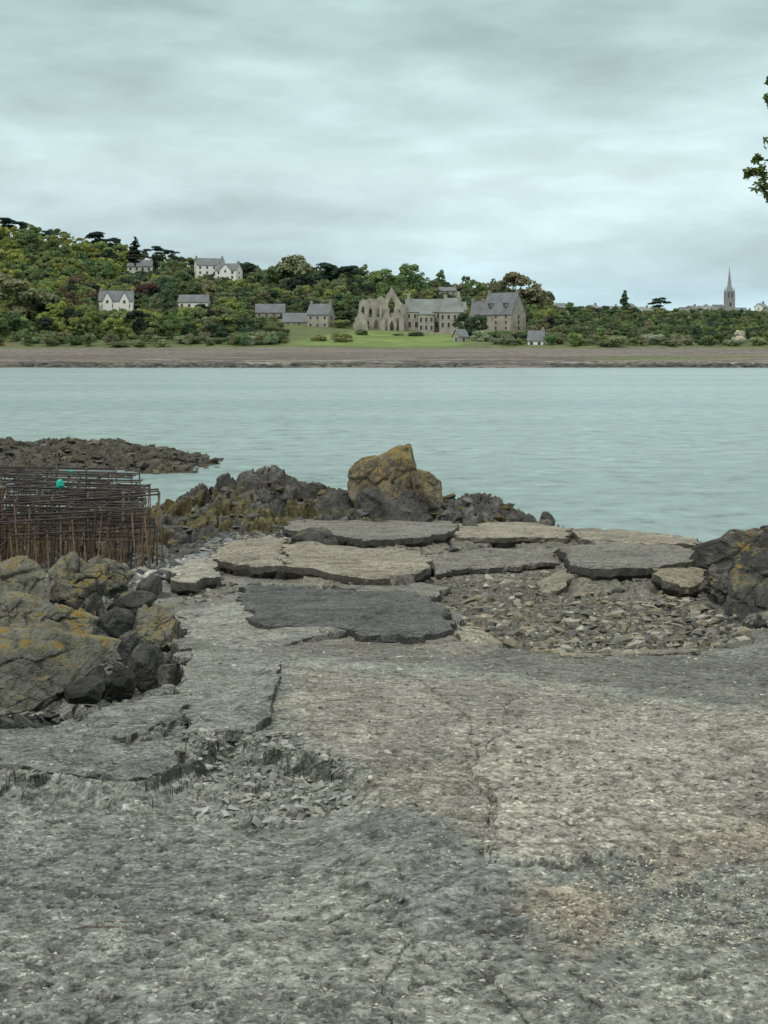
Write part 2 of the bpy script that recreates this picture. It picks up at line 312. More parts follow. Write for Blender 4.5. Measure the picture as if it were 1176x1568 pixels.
# ---------- broken paving plates (real slabs with overhanging broken edges) ----------
def plate(name,poly,th,lift,colr,seed,jit=.06,seg=.12,rough=.02,tilt=0.,parent=None):
    r=np.random.default_rng(seed);P=np.array([(X(u,Yg(v)),Yg(v)) for u,v in poly]);out=[]
    for i in range(len(P)):
        a=P[i];b=P[(i+1)%len(P)];n=max(1,int(np.linalg.norm(b-a)/seg))
        for k in range(n):out.append(a+(b-a)*k/n)
    out=np.array(out);m=len(out)
    jn=np.array([fbm(out[:,0]*1.6,out[:,1]*1.6,seed)-.5,fbm(out[:,0]*1.6+9,out[:,1]*1.6,seed+3)-.5]).T*jit*4+r.uniform(-1,1,(m,2))*jit*.45
    out=out+jn
    zg=ground(out[:,0],out[:,1])[0];A_=np.c_[out,np.ones(m)];co,_,_,_=np.linalg.lstsq(A_,zg,rcond=None)
    c0=out.mean(0)
    lo_x,lo_y=out.min(0);hi_x,hi_y=out.max(0);st=max(.07,(hi_x-lo_x)/60)
    gx,gy=np.meshgrid(np.arange(lo_x,hi_x,st),np.arange(lo_y,hi_y,st*1.3));gx=gx.ravel()+r.uniform(-.2,.2,gx.size)*st;gy=gy.ravel()+r.uniform(-.2,.2,gy.size)*st
    k=sdf(gx,gy,[tuple(q) for q in out])>st*.6;inn=np.c_[gx[k],gy[k]]
    pts=[Vector(q) for q in out]+[Vector(q) for q in inn]
    vv,ee,ff,ov,oe,of=delaunay_2d_cdt(pts,[],[list(range(m))],1,1e-5)
    vv=np.array([(q.x,q.y) for q in vv]);ed=sdf(vv[:,0],vv[:,1],[tuple(q) for q in out])
    zt=vv@co[:2]+co[2]+lift+tilt*(vv[:,0]-c0[0])+rough*2*(fbm(vv[:,0]*3,vv[:,1]*3,seed+5)-.5)-.03*ss(.06,0,ed)*r.uniform(.2,1.,len(vv))
    cc=cells(vv[:,0]*1.1,vv[:,1]*.9,seed+8);zt=zt+rough*1.5*(cc[2]-.5)-.015*ss(.06,0,cc[1])
    n=len(vv);Vt=np.c_[vv,zt]
    tri=[list(f) for f in ff if len(f)>=3]
    cnt={}
    for f in tri:
        for i in range(len(f)):
            cnt[(f[i],f[(i+1)%len(f)])]=1
    bnd=[e for e in cnt if (e[1],e[0]) not in cnt]
    ids=sorted({i for e in bnd for i in e});mp1={};V2=[tuple(q) for q in Vt]
    for lev,(dz,ins) in enumerate([(-th*.4,-.03),(-th*1.0,.14)]):
        for i in ids:
            q=Vt[i];d=q[:2]-c0;d=d/(np.linalg.norm(d)+1e-6);w=ins*r.uniform(.3,1.3)
            mp1[(lev,i)]=len(V2);V2.append((q[0]-d[0]*w,q[1]-d[1]*w,q[2]+dz*r.uniform(.8,1.2)))
    Fs=list(tri)
    for a,b in bnd:
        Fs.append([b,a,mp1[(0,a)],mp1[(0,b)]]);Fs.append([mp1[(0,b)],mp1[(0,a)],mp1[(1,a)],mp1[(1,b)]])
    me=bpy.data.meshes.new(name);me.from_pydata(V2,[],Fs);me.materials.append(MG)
    at=me.color_attributes.new('Col','FLOAT_COLOR','POINT');Vn=np.array(V2);f=.7+.6*fbm(Vn[:,0]*1.3,Vn[:,1]*1.3,seed+20)
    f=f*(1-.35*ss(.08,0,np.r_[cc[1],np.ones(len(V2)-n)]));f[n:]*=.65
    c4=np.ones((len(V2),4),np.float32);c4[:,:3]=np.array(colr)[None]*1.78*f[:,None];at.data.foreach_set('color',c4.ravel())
    me.update();return obj(name,me,parent)
TAN=(.25,.235,.188);PGR=(.25,.252,.225);DKA=(.105,.112,.106);GRY=(.18,.178,.155)
for i,(P,th,li,c) in enumerate([
 ([(372,906),(500,908),(630,916),(668,928),(678,946),(700,962),(672,978),(640,985),(545,980),(524,970),(405,966),(378,944)],.16,.085,DKA),
 ([(268,940),(365,928),(385,945),(402,968),(520,974),(430,990),(340,1000),(284,1000)],.14,.06,PGR),
 ([(262,892),(300,868),(330,874),(334,896),(300,912),(270,910)],.26,.19,(.31,.30,.255)),
 ([(322,868),(350,852),(420,846),(436,856),(432,888),(392,886),(345,878)],.22,.17,TAN),
 ([(438,862),(470,856),(556,864),(640,866),(660,876),(645,892),(600,902),(520,900),(438,886)],.22,.16,TAN),
 ([(436,838),(446,816),(520,808),(660,812),(700,826),(690,846),(640,854),(560,860),(500,848)],.26,.20,GRY),
 ([(698,822),(790,820),(870,830),(868,845),(760,848),(700,845)],.22,.15,TAN),
 ([(862,862),(930,852),(1000,862),(1062,868),(1086,884),(1000,900),(930,902),(872,894)],.24,.19,GRY),
 ([(880,836),(950,832),(1064,850),(1070,862),(980,858),(890,848)],.22,.14,TAN),
 ([(288,1004),(350,1006),(432,1012),(428,1060),(424,1108),(380,1122),(330,1128),(290,1132),(286,1070)],.16,.035,(.23,.24,.218)),
 ([(600,984),(700,962),(760,980),(770,996),(700,1000)],.07,.03,(.22,.21,.18)),
 ([(500,904),(600,906),(650,896),(690,905),(660,922),(560,914)],.14,.09,GRY),
 ([(1004,892),(1040,884),(1078,890),(1082,906),(1040,912),(1008,908)],.2,.19,(.22,.20,.145)),
 ([(880,988),(1000,985),(1120,992),(1060,1004),(900,1004)],.06,.025,(.23,.222,.19)),
 ([(640,872),(740,858),(850,856),(858,868),(740,876),(660,884)],.16,.10,GRY),
 ([(150,1080),(230,1060),(282,1062),(280,1100),(200,1130),(130,1120)],.12,.05,(.17,.178,.16)),
 ([(-60,1120),(60,1108),(140,1122),(210,1140),(160,1178),(40,1168),(-80,1172)],.14,.04,(.18,.187,.17)),
 ([(200,1136),(280,1108),(286,1160),(230,1184),(170,1182)],.12,.05,(.17,.178,.165)),
 ([(700,968),(740,962),(765,972),(750,984),(712,984)],.1,.06,(.25,.24,.19)),
 ([(830,890),(870,884),(890,896),(860,906),(836,902)],.12,.09,(.24,.23,.18))]):
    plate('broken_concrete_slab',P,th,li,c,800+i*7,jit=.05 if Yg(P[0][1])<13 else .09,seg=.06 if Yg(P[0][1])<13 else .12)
# ---------- foreshore ----------
CU=[-900,0,150,220,262,300,330,365,385,415,440,462,495,515,545,600,680,722,745,770,800,825,880,930,960,3000]
CV=[800,790,782,776,768,752,730,722,715,715,728,742,738,750,762,772,760,752,762,776,790,800,824,838,870,1100]
def shore(x,Y):
    u=CX+F*x/Y
    c1=cells(x*.9,Y*.7,110);c2=cells(x*2.6,Y*2.2,120);c3=cells(x*7,Y*6,130)
    Yc=np.interp(u,[-900,220,400,600,700,880,1000],[40,41,40.5,39.5,38.5,36.5,34])+ (fbm(x*.4,Y*.2,140)-.5)*2
    zc=EYE+(HZ-np.interp(u,CU,CV))/F*Yc
    t=np.clip((Yc-Y)/8.5,0,1.4)
    zs=3.4-SL*Y-.32
    zf=zc*(1-t)**1 + zs*t
    zf=np.where(t>1,zs-.2*(t-1)*5,zf)
    bk=np.clip((Y-Yc)/3.,0,3);zz=np.where(Y<Yc,zf,zc-bk**1.2*1.3)
    rock=.34*(c1[2]-.6)+.3*c1[3]+.2*(c2[2]-.5)+.2*c2[3]+.09*(c3[2]-.5)+.08*c3[3]-.12*ss(.12,0,c2[1])
    amp=ss(29,33,Y)*np.where(Y>Yc,1,.45+.55*ss(1,.3,t))
    z1=zz+rock*amp
    SP=[(X(-1500,80),86),(X(-100,80),82),(X(100,78),79),(X(285,78),77),(X(330,70),71),(X(400,65),65),(X(330,61),60),(X(240,58),58),(X(0,57),57),(X(-1500,57),56)]
    xw=x+3.2*(fbm(x*.3,Y*.3,150)-.5);yw=Y+8*(fbm(x*.25,Y*.4,151)-.5)
    d=sdf(xw,yw,SP);ms=ss(-1.5,4,d)
    z2=-.97+ms*1.28+ms*.6*(fbm(x*.35,Y*.5,152)-.42)+ms*(rock*.6)
    zz=np.maximum(z1,z2);issp=(z2>z1)
    oliv=ss(.38,.54,fbm(x*.7,Y*.7,160))
    k=c3[2][...,None];col=np.array([.085,.085,.08])*(.6+1.1*c2[2][...,None])*(.7+.7*k)
    wz=(oliv*ss(1.55,1.05,zz)*ss(640,580,u))[...,None]*.85
    col=col*(1-wz)+np.array([.115,.10,.04])*(.5+1.0*k)*wz
    lt=(ss(1.0,1.25,t)*ss(330,260,u))[...,None]*.6;col=col*(1-lt)+np.array([.22,.22,.205])*(.4+1.2*k)*lt
    spn=(issp*.7)[...,None];col=col*(1-spn)+np.array([.08,.075,.058])*(.4+1.1*k)*spn
    col=col*(1-.55*ss(.08,0,c2[1])[...,None])
    return zz,col
us2=np.arange(-420,1010,2.);Y2=np.concatenate([np.arange(28.5,46,.07),np.arange(46,56,.4),np.arange(56,88,.14)])
yy,uu=np.meshgrid(Y2,us2,indexing='ij');xx=(uu-CX)/F*yy
z,col=shore(xx.ravel(),yy.ravel())
obj('rocky_foreshore',mesh_np('foreshore',np.stack([xx.ravel(),yy.ravel(),z],1),gridf(len(Y2),len(us2)),MRF,col))
# ---------- rocks ----------
def ico(sub):
    bm=bmesh.new();bmesh.ops.create_icosphere(bm,subdivisions=sub,radius=1);bm.verts.ensure_lookup_table()
    v=np.array([p.co[:] for p in bm.verts]);f=np.array([[q.index for q in p.verts] for p in bm.faces]);bm.free();return v,f
ICO={s:ico(s) for s in(1,2,3,4,5,6)}
def hull(seed,n=11):
    r=np.random.default_rng(seed);bm=bmesh.new()
    for i in range(n):
        p=r.normal(size=3);p/=np.linalg.norm(p);p*=r.uniform(.8,1);bm.verts.new(p)
    res=bmesh.ops.convex_hull(bm,input=bm.verts);bmesh.ops.triangulate(bm,faces=bm.faces);bm.verts.ensure_lookup_table();bm.verts.index_update()
    v=np.array([p.co[:] for p in bm.verts])*.5;f=np.array([[q.index for q in p.verts] for p in bm.faces]);bm.free();return v,f
HULLS=[hull(900+i,9+i%5) for i in range(18)]
def n3(P,s,k):
    return (vn(P[:,0]*k+P[:,2]*k*.7,P[:,1]*k-P[:,2]*k*.6,s)+vn(P[:,2]*k+3,P[:,0]*k*.8+P[:,1]*k*.5,s+1))*.5-.5
def facets(P,D,r,K,amp):
    c=r.normal(size=(K,3));c/=np.linalg.norm(c,axis=1)[:,None];c=c*np.abs(P).mean(0)*1.9
    d=((P[:,None,:]-c[None])**2).sum(2);i=d.argmin(1);ds=np.partition(d,1,axis=1)
    g=r.normal(size=(K,3))*.6;mn=np.linalg.norm(P,axis=1).mean()
    off=amp*(r.uniform(-.6,.6,K)[i]+(g[i]*(P-c[i])).sum(1)/mn)
    off-=amp*.5*np.exp(-(np.sqrt(ds[:,1])-np.sqrt(ds[:,0]))*22/mn)
    return P+D*off[:,None]
def clipp(P,r,n,lo,hi):
    for i in range(n):
        q=r.normal(size=3);q/=np.linalg.norm(q);s=P@q;d=s.max()*r.uniform(lo,hi);P=P-q[None]*np.maximum(0,s-d)[:,None]*.96
    return P
def boulder(seed,dims,sub=4,planes=11,rot=None,det=1.):
    r=np.random.default_rng(seed);D,Fc=ICO[sub]
    P=D*1.12;P=np.sign(P)*np.abs(P)**.8
    P=clipp(P,r,planes,.58,.88)
    if sub>=4:P=facets(P,D,r,24,.06*det);P=facets(P,D,r,70,.035*det);P=P+D*(.03*det*n3(P,seed,3.)+.03*det*n3(P,seed+5,11.))[:,None]
    a=r.uniform(-.4,.4) if rot is None else rot;P=P*np.array(dims)/2
    R=np.array(Matrix.Rotation(a,3,'Z')@Matrix.Rotation(r.uniform(-.15,.15),3,'Y'));return P@R.T,Fc
def brock(name,seed,u0,u1,v0,v1,Y,mat,dep=None,parent=None,sub=5,det=1.,rot=0.):
    w=(u1-u0)/F*Y;h=(v1-v0)/F*Y*1.25;dep=dep or w*.9
    P,Fc=boulder(seed,(w,dep,h),sub,12,rot,det)
    top=P[:,2].max();P[:,0]*=w/(P[:,0].max()-P[:,0].min());P[:,0]-=(P[:,0].max()+P[:,0].min())/2
    return obj(name,mesh_np(name,P,Fc,mat),parent,(X((u0+u1)/2,Y),Y,Z(v0,Y)-top))
def prock(name,outl,Y,dep,mat,seed,parent=None,sub=6,amp=.07,pw=.5,ncl=16):
    r=np.random.default_rng(seed);D,Fc=ICO[sub];pts=np.array([(X(a,Y),Z(b,Y)) for a,b in outl]);c=(pts.max(0)+pts.min(0))/2;q=pts-c
    th=np.arctan2(D[:,2],D[:,0]);rr=np.zeros(len(D));dx=np.cos(th);dz=np.sin(th)
    for i in range(len(q)):
        a=q[i];e=q[(i+1)%len(q)]-a;den=dx*e[1]-dz*e[0];den=np.where(abs(den)<1e-9,1e-9,den)
        t=(a[0]*e[1]-a[1]*e[0])/den;s=(a[0]*dz-a[1]*dx)/den
        ok=(t>0)&(s>=-.001)&(s<=1.001);rr=np.where(ok,np.maximum(rr,t),rr)
    cc=np.sqrt(D[:,0]**2+D[:,2]**2);rad=rr*cc**pw
    y=np.sign(D[:,1])*abs(D[:,1])**.8*dep/2
    P=np.stack([dx*rad,y,dz*rad],1)
    for i in range(ncl):
        n=np.array([r.normal()*.6,-1 if r.random()<.75 else 1,r.normal()*.6+.3]);n/=np.linalg.norm(n);s=P@n;d=s.max()*r.uniform(.68,.92);P=P-n[None]*np.maximum(0,s-d)[:,None]*.95
    P[:,1]+= .25*P[:,2]
    P=facets(P,D,r,26,amp*1.1);P=facets(P,D,r,90,amp*.5);P=P+D*(amp*.35*n3(P,seed,2.5)+amp*.35*n3(P,seed+3,8.))[:,None]
    return obj(name,mesh_np(name,P,Fc,mat),parent,(c[0],Y,c[1]))
br=empty('lichen_covered_boulder',(X(603,37.5),37.5,.3))
def par(o,p):
    o.parent=p;o.location=Vector(o.location)-Vector(p.location);return o
par(prock('main_block',[(533,757),(529,742),(533,718),(550,706),(576,697),(598,688),(612,682),(628,684),(633,702),(642,724),(652,757),(640,800),(600,815),(556,800),(545,775)],37.3,1.9,MRB,5,amp=.085),br)
par(prock('side_block',[(632,790),(630,735),(640,720),(656,724),(674,738),(678,765),(668,800),(650,808)],37.0,1.1,MRB,9,amp=.06,sub=5),br)
par(prock('base_block',[(540,790),(548,758),(575,744),(600,760),(640,748),(655,765),(668,800),(640,830),(560,830)],36.6,1.3,MRD,12,amp=.08,sub=5),br)
for i,(ol,Y,dp) in enumerate([
 ([(-110,880),(-70,862),(-20,870),(20,856),(50,858),(68,880),(74,905),(60,945),(0,965),(-70,960),(-120,940)],16.0,.9),
 ([(74,880),(92,854),(112,852),(132,862),(160,864),(167,888),(158,930),(120,950),(84,935)],16.8,.7),
 ([(136,862),(155,852),(186,866),(201,882),(200,905),(172,912),(145,900)],18.2,.6),
 ([(-110,985),(-40,968),(0,966),(62,955),(122,975),(182,987),(176,1003),(146,1020),(116,1050),(66,1082),(0,1092),(-80,1088)],10.4,.75),
 ([(60,948),(88,927),(120,936),(152,948),(146,968),(104,975),(65,970)],12.6,.45),
 ([(210,948),(222,930),(264,928),(273,950),(264,992),(236,1004),(214,988)],14.0,.4),
 ([(-80,925),(-20,905),(40,915),(80,930),(70,965),(0,985),(-80,980)],13.6,.7)]):
    prock('lichen_boulder',ol,Y,dp,MRL,200+i,amp=.035 if Y<15 else .055,sub=6,ncl=14)
for a in [(31,160,208,1012,1062,11.2,MRD),(32,88,160,1038,1074,10.2,MRD),(33,165,240,905,935,17,MRD),(34,196,250,985,1040,12.2,MRD),(35,150,205,930,968,14,MRD),(37,205,262,1000,1018,12.6,MRD),(38,240,275,1015,1060,11.8,MRL),(39,178,215,965,1005,12.8,MRD),(40,130,170,1020,1060,11.3,MRD),(41,210,250,880,915,18.5,MRD)]:
    brock('dark_boulder',*a,sub=5)
brock('dark_boulder',92,440,520,808,862,27.0,MRD,sub=5)
rc=empty('rock_outcrop',(X(1140,20),20,1.6))
for i,(ol,Y,dp) in enumerate([
 ([(1056,858),(1072,836),(1108,824),(1128,812),(1150,814),(1180,806),(1290,795),(1330,850),(1250,905),(1100,905),(1062,885)],21,1.6),
 ([(1118,940),(1124,885),(1140,852),(1160,836),(1186,838),(1290,815),(1330,900),(1290,1005),(1170,1008),(1148,965)],15.5,1.1),
 ([(1078,908),(1094,880),(1128,866),(1150,888),(1144,938),(1098,935)],17.6,.7),
 ([(1128,985),(1140,955),(1165,950),(1190,970),(1190,1015),(1140,1012)],13.8,.4),
 ([(1200,900),(1260,780),(1400,760),(1500,850),(1450,1000),(1220,1000)],17,1.8)]):
    par(prock('rock_%d'%i,ol,Y,dp,MRR,260+i,amp=.09,sub=6,ncl=20),rc)
sr=empty('shore_boulders',(0,38,0))
for i,a in enumerate([(61,825,850,783,806,37.5),(62,800,822,787,805,38),(63,700,745,755,800,38.2),(64,672,705,764,805,37.4),(65,735,775,770,812,37.6),(66,462,500,738,775,39.5),(67,385,445,715,770,40.8),(68,330,372,723,770,40.2),(69,500,540,748,800,38.2),(70,296,330,752,790,39.8),(73,615,665,785,822,35.5),(74,770,800,788,818,36.6),(75,470,560,750,815,37.8),(76,866,884,815,828,36),(77,560,620,795,830,35.3),(78,360,400,720,760,41),(79,430,470,730,775,40),(80,700,760,780,822,36),(81,780,850,802,830,35.2)]):
    par(brock('boulder_%d'%i,*a,MRD,sub=5),sr)
def scatter(name,pts,sizes,cols,mat,flat=.6,zfun=None,seed=0):
    r=np.random.default_rng(seed)
    VV=[];FF=[];CC=[];b=0
    x=np.array([p[0] for p in pts]);y=np.array([p[1] for p in pts]);z=zfun(x,y)[0]
    for i in range(len(pts)):
        T,Fc=HULLS[r.integers(len(HULLS))];s=sizes[i];a=r.uniform(0,6.28);t=r.uniform(-.35,.35)
        sc=np.array([1*r.uniform(.9,1.6),r.uniform(.6,1),flat*r.uniform(.5,1.2)])*s
        P=T*sc;ca,sa=math.cos(t),math.sin(t);P=np.stack([P[:,0]*ca-P[:,2]*sa,P[:,1],P[:,0]*sa+P[:,2]*ca],1)
        ca,sa=math.cos(a),math.sin(a);P=np.stack([P[:,0]*ca-P[:,1]*sa,P[:,0]*sa+P[:,1]*ca,P[:,2]],1)
        P+=np.array([x[i],y[i],z[i]+.06*s]);VV.append(P);FF.append(Fc+b);b+=len(P);CC.append(np.tile(cols[i],(len(P),1)))
    return obj(name,mesh_np(name,np.concatenate(VV),np.concatenate(FF),mat,np.concatenate(CC)))
def inpoly(P,n,seed,conv=Yg):
    r=np.random.default_rng(seed);P2=np.array(P,float);out=[]
    lo=P2.min(0);hi=P2.max(0)
    while len(out)<n:
        u=r.uniform(lo[0],hi[0],n*2);v=r.uniform(lo[1],hi[1],n*2);k=sdf(u,v,P)>0
        for a,b in zip(u[k],v[k]):
            Y=conv(b);out.append((X(a,Y),Y))
    return out[:n]
def cols(n,seed,a,b,c):
    r=np.random.default_rng(seed);p=np.array([a,b,c]);return p[r.integers(0,3,n)]*r.uniform(.7,1.25,(n,1))
def szs(n,seed,lo,hi,e=3.):
    r=np.random.default_rng(seed);return lo+(hi-lo)*r.uniform(0,1,n)**e
G3=((.32,.315,.265),(.15,.152,.137),(.24,.215,.16))
for nm,P,n,lo,hi,cc,sd in [('rubble_stones',RUB,2600,.02,.22,G3,1),('rubble_stones',RUB1,1300,.015,.09,((.32,.33,.30),(.20,.21,.19),(.26,.26,.23)),2),
    ('rubble_stones',[(-200,870),(230,860),(262,950),(280,1060),(150,1085),(-200,1110)],900,.04,.28,((.15,.15,.135),(.08,.08,.075),(.22,.22,.19)),3),
    ('rubble_stones',[(-200,1100),(280,1050),(285,1165),(165,1190),(-200,1180)],450,.015,.08,((.25,.26,.23),(.15,.15,.14),(.2,.2,.18)),13),
    ('shore_pebbles',[(200,815),(440,815),(430,850),(300,868),(215,900)],1300,.05,.35,((.17,.19,.20),(.32,.32,.29),(.10,.105,.11)),4),
    ('loose_gravel',[(-200,1190),(540,1200),(1300,1230),(1300,1560),(-200,1560)],4200,.005,.026,((.38,.38,.33),(.13,.14,.13),(.42,.39,.32)),5),
    ('loose_gravel',[(290,900),(640,890),(1176,1000),(1300,1240),(560,1240),(290,1090)],2800,.010,.055,((.40,.385,.33),(.15,.15,.14),(.32,.30,.245)),6),
    ('loose_gravel',SAND[:3]+[(1176,1245),(1300,1250),(1300,1460),(1176,1440),(860,1460)],6000,.005,.022,((.48,.45,.38),(.13,.13,.12),(.36,.33,.25)),7),
    ('rubble_stones',[(860,855),(1080,860),(1176,900),(1176,985),(1050,960),(900,900)],700,.04,.26,((.15,.15,.13),(.24,.22,.17),(.10,.10,.095)),8),
    ('rubble_stones',[(300,870),(345,890),(440,895),(640,905),(700,895),(640,905),(520,912),(370,905),(270,930)],350,.03,.2,((.24,.225,.18),(.15,.15,.13),(.10,.10,.095)),14),
    ('rubble_stones',[(440,850),(700,850),(860,852),(860,862),(700,866),(440,862)],350,.03,.2,((.22,.205,.165),(.14,.14,.12),(.10,.10,.095)),15)]:
    scatter(nm,inpoly(P,n,sd),szs(n,sd,lo,hi),cols(n,sd,*cc),MST,.5,ground,sd)
r=np.random.default_rng(77);pp=[(X(u,Y),Y) for u,Y in zip(r.uniform(-200,880,1700),r.uniform(31,40,1700))]
scatter('shore_rocks',pp,szs(1700,9,.1,.6),cols(1700,9,(.085,.085,.08),(.12,.12,.112),(.11,.095,.045)),MST,.6,shore,9)
pp=[(X(u,Y),Y) for u,Y in zip(r.uniform(-300,350,1500),r.uniform(58,80,1500))]
scatter('spit_rocks',pp,szs(1500,10,.15,.9),cols(1500,10,(.075,.075,.067),(.12,.115,.09),(.08,.075,.05)),MST,.35,shore,10)
# ---------- oyster trestles ----------
rk=empty('oyster_trestle_stack',(-7,30,.6));legs=MB();tops=MB();rr=random.Random(5)
def stack(cx,cy,z0,ztop,n,L,W,rot):
    tilt=rr.uniform(-.05,.05)
    for k in range(n):
        zt=ztop-k*.12+rr.uniform(-.035,.035);a=rot+rr.uniform(-.16,.16);ox=rr.uniform(-.2,.2);oy=rr.uniform(-.12,.12);tl=tilt+rr.uniform(-.04,.04)
        def P(x,y,z):
            return (cx+ox+x*math.cos(a)-y*math.sin(a)+7,cy+oy+x*math.sin(a)+y*math.cos(a)-30,z+tl*x-.6)
        for s in(-1,1):
            tops.bar(P(-L/2,s*W/2,zt),P(L/2,s*W/2,zt),.020)
        tops.bar(P(-L/2,0,zt+.01),P(L/2,0,zt+.01),.015)
        for q in np.linspace(-.5,.5,5):
            tops.bar(P(q*L,-W/2-.04,zt+.015),P(q*L,W/2+.04,zt+.015),.016)
            if k%2 and rr.random()<.5:continue
            zb=max(z0,zt-1.5+rr.uniform(-.15,.15))
            for s in(-1,1):
                sp=rr.uniform(0,.12)*s;sx=rr.uniform(-.12,.12)
                (tops if rr.random()<.25 else legs).bar(P(q*L,s*W/2,zt),P(q*L+sx,s*W/2+sp,zb),.015)
            legs.bar(P(q*L,-W/2,zt-.45),P(q*L,W/2,zt-.45),.010)
for (cx,cy,zt,n,rot) in [(-6.0,28.2,2.16,7,.10),(-6.45,30.0,2.2,7,-.12),(-6.8,31.8,2.28,6,.06),(-9.2,28.3,2.2,7,-.06),(-9.7,30.2,2.3,6,.12),(-10.0,32,2.35,6,-.08),(-7.8,33.8,2.25,5,.1),(-12.4,28.7,2.3,5,.03),(-12.8,31,2.3,4,0)]:
    stack(cx,cy,.5,zt,n,2.75,1.05,rot)
for i in range(60):
    x=rr.uniform(-8.8,-4.9);y=rr.uniform(27.6,29.5);z=rr.uniform(.9,1.7);(tops if i%3==0 else legs).bar((x+7,y-30,-.1),(x+7+rr.uniform(-.2,.2),y-30+rr.uniform(-.1,.1),z-.6),.014)
tops.make('trestle_tops',DSTEEL,rk);legs.make('trestle_legs',RUST,rk)
for (u,v,s) in[(93,741,.16),(108,722,.07)]:
    P,Fc=boulder(int(u),(s,s,s*1.1),3,9);obj('plastic_float',mesh_np('float',P,Fc,TEAL),rk,(X(u,28)+7,28-30,Z(v,28)-.6))
# ---------- water ----------
w=mesh_np('sea',[(-3000,20,0),(3000,20,0),(3000,620,0),(-3000,620,0)],[[0,1,2,3]],MW);obj('sea_water',w)
# ---------- far terrain ----------
RU=[-900,-300,0,120,220,300,400,500,600,700,800,900,1000,1176,1500,2200]
RV=[336,344,362,384,408,425,430,432,442,458,470,481,486,486,484,480]
def farz(x,Y):
    u=CX+F*x/Y;vr=np.interp(u,RU,RV);t=np.clip((Y-545)/355,0,1)
    v=530+(vr-530)*t;Ye=np.minimum(Y,1250)
    return EYE+(HZ-v)/F*Ye
def farcol(x,Y):
    u=CX+F*x/Y;c=np.ones(x.shape+(3,))*np.array([.11,.145,.06])
    n=fbm(x*.05,Y*.05,200)
    m=ss(-6,6,sdf(u,Y,[(432,540),(705,540),(705,560),(760,600),(700,632),(560,640),(480,600)]))[...,None]
    c=c*(1-m)+np.array([.15,.215,.065])*(.6+.8*n[...,None])*m
    m=(ss(-6,4,sdf(u,Y,[(-200,535),(58,535),(30,552),(-200,556)])))[...,None];c=c*(1-m)+np.array([.2,.11,.06])*m
    return c
xs=np.concatenate([-np.geomspace(4000,420,12),np.arange(-400,401,4.),np.geomspace(420,4000,12)]);ys=np.concatenate([np.arange(541,920,3.),np.arange(930,1300,15.),np.geomspace(1320,6000,10)])
yy,xx=np.meshgrid(ys,xs,indexing='ij');z=farz(xx,yy)+(fbm(xx*.03,yy*.03,201)-.5)*2*ss(560,620,yy)
z=np.where(yy<545,z-3*(545-yy)/4,z)
obj('wooded_hillside_terrain',mesh_np('hill',np.stack([xx.ravel(),yy.ravel(),z.ravel()],1),gridf(len(ys),len(xs)),MFAR,farcol(xx,yy).reshape(-1,3),True))
xs=np.concatenate([-np.geomspace(3000,262,10),np.arange(-260,261,.8),np.geomspace(262,3000,10)]);ys=np.arange(462,548,.6)
yy,xx=np.meshgrid(ys,xs,indexing='ij')
sh=478+7*(fbm(xx*.02,yy*0,210)-.5)+2*(fbm(xx*.15,yy*0,218)-.5)
t=(yy-sh)/(545-478);c1=cells(xx*.35,yy*.25,211);c0=cells(xx*.8,yy*.5,219)
z=np.where(t>0,7.4*t,6*t);rk_=ss(.36,.05,t)*ss(.34,.46,fbm(xx*.05,yy*.12,212));z=z+rk_*((c1[2]-.3)*1.1+(c0[2]-.5)*.8)+(fbm(xx*.1,yy*.1,213)-.5)*.4
b=np.ones(xx.shape+(3,))*np.array([.175,.16,.14]);n=fbm(xx*.02,yy*.25,214)[...,None]
b=b*(.7+.6*n);dk=ss(.45,.58,fbm(xx*.03,yy*.3,215))[...,None]*.6*ss(.85,.3,t)[...,None];b=b*(1-dk)+np.array([.065,.062,.052])*dk
m=(rk_*.9)[...,None];b=b*(1-m)+np.array([.045,.045,.04])*(.3+3.*c0[2][...,None]**2)*m
m=(ss(.30,.36,t)*ss(.56,.46,t)*ss(60,85,xx)*ss(.4,.55,fbm(xx*.03,yy*.2,216)))[...,None]*.7;b=b*(1-m)+np.array([.12,.15,.05])*m
m=(ss(.6,.68,fbm(xx*.05+9,yy*.6,217))*ss(.1,.15,t)*ss(.5,.3,t))[...,None]*.6;b=b*(1-m)+np.array([.34,.34,.31])*m
m=ss(.88,.95,t+.12*(fbm(xx*.05,yy*.1,220)-.5))[...,None];b=b*(1-m)+np.array([.12,.15,.06])*m
obj('far_beach',mesh_np('beach',np.stack([xx.ravel(),yy.ravel(),z.ravel()],1),gridf(len(ys),len(xs)),MBE,b.reshape(-1,3)))
# ---------- tree meshes ----------
def leafmesh(name,P,Nn,S,C,trunk=None,seed=0):
    r=np.random.default_rng(seed);n=len(P);a=np.cross(Nn,r.normal(size=(n,3)));a/=np.linalg.norm(a,axis=1)[:,None]+1e-9;bb=np.cross(Nn,a)
    S=S[:,None];j=lambda:r.uniform(.6,1.2,(n,1))
    V=np.stack([P-a*S*j()-bb*S*.5,P+a*S*.7-bb*S*j(),P+a*S*j()+bb*S*.6,P-a*S*.5+bb*S*j()],1).reshape(-1,3)
    Fq=np.arange(4*n).reshape(n,4);CC=np.repeat(C,4)[:,None]*np.ones((1,3))
    me=mesh_np(name,V,Fq,MF,CC)
    if trunk:
        bm=bmesh.new();bm.from_mesh(me);me.materials.append(BARK)
        tb=bpy.data.meshes.new('t');tb.from_pydata(trunk.v,[],trunk.f);k=len(bm.faces);bm.from_mesh(tb);bm.faces.ensure_lookup_table()
        for f in bm.faces[k:]:f.material_index=1
        bm.to_mesh(me);bm.free()
    return me
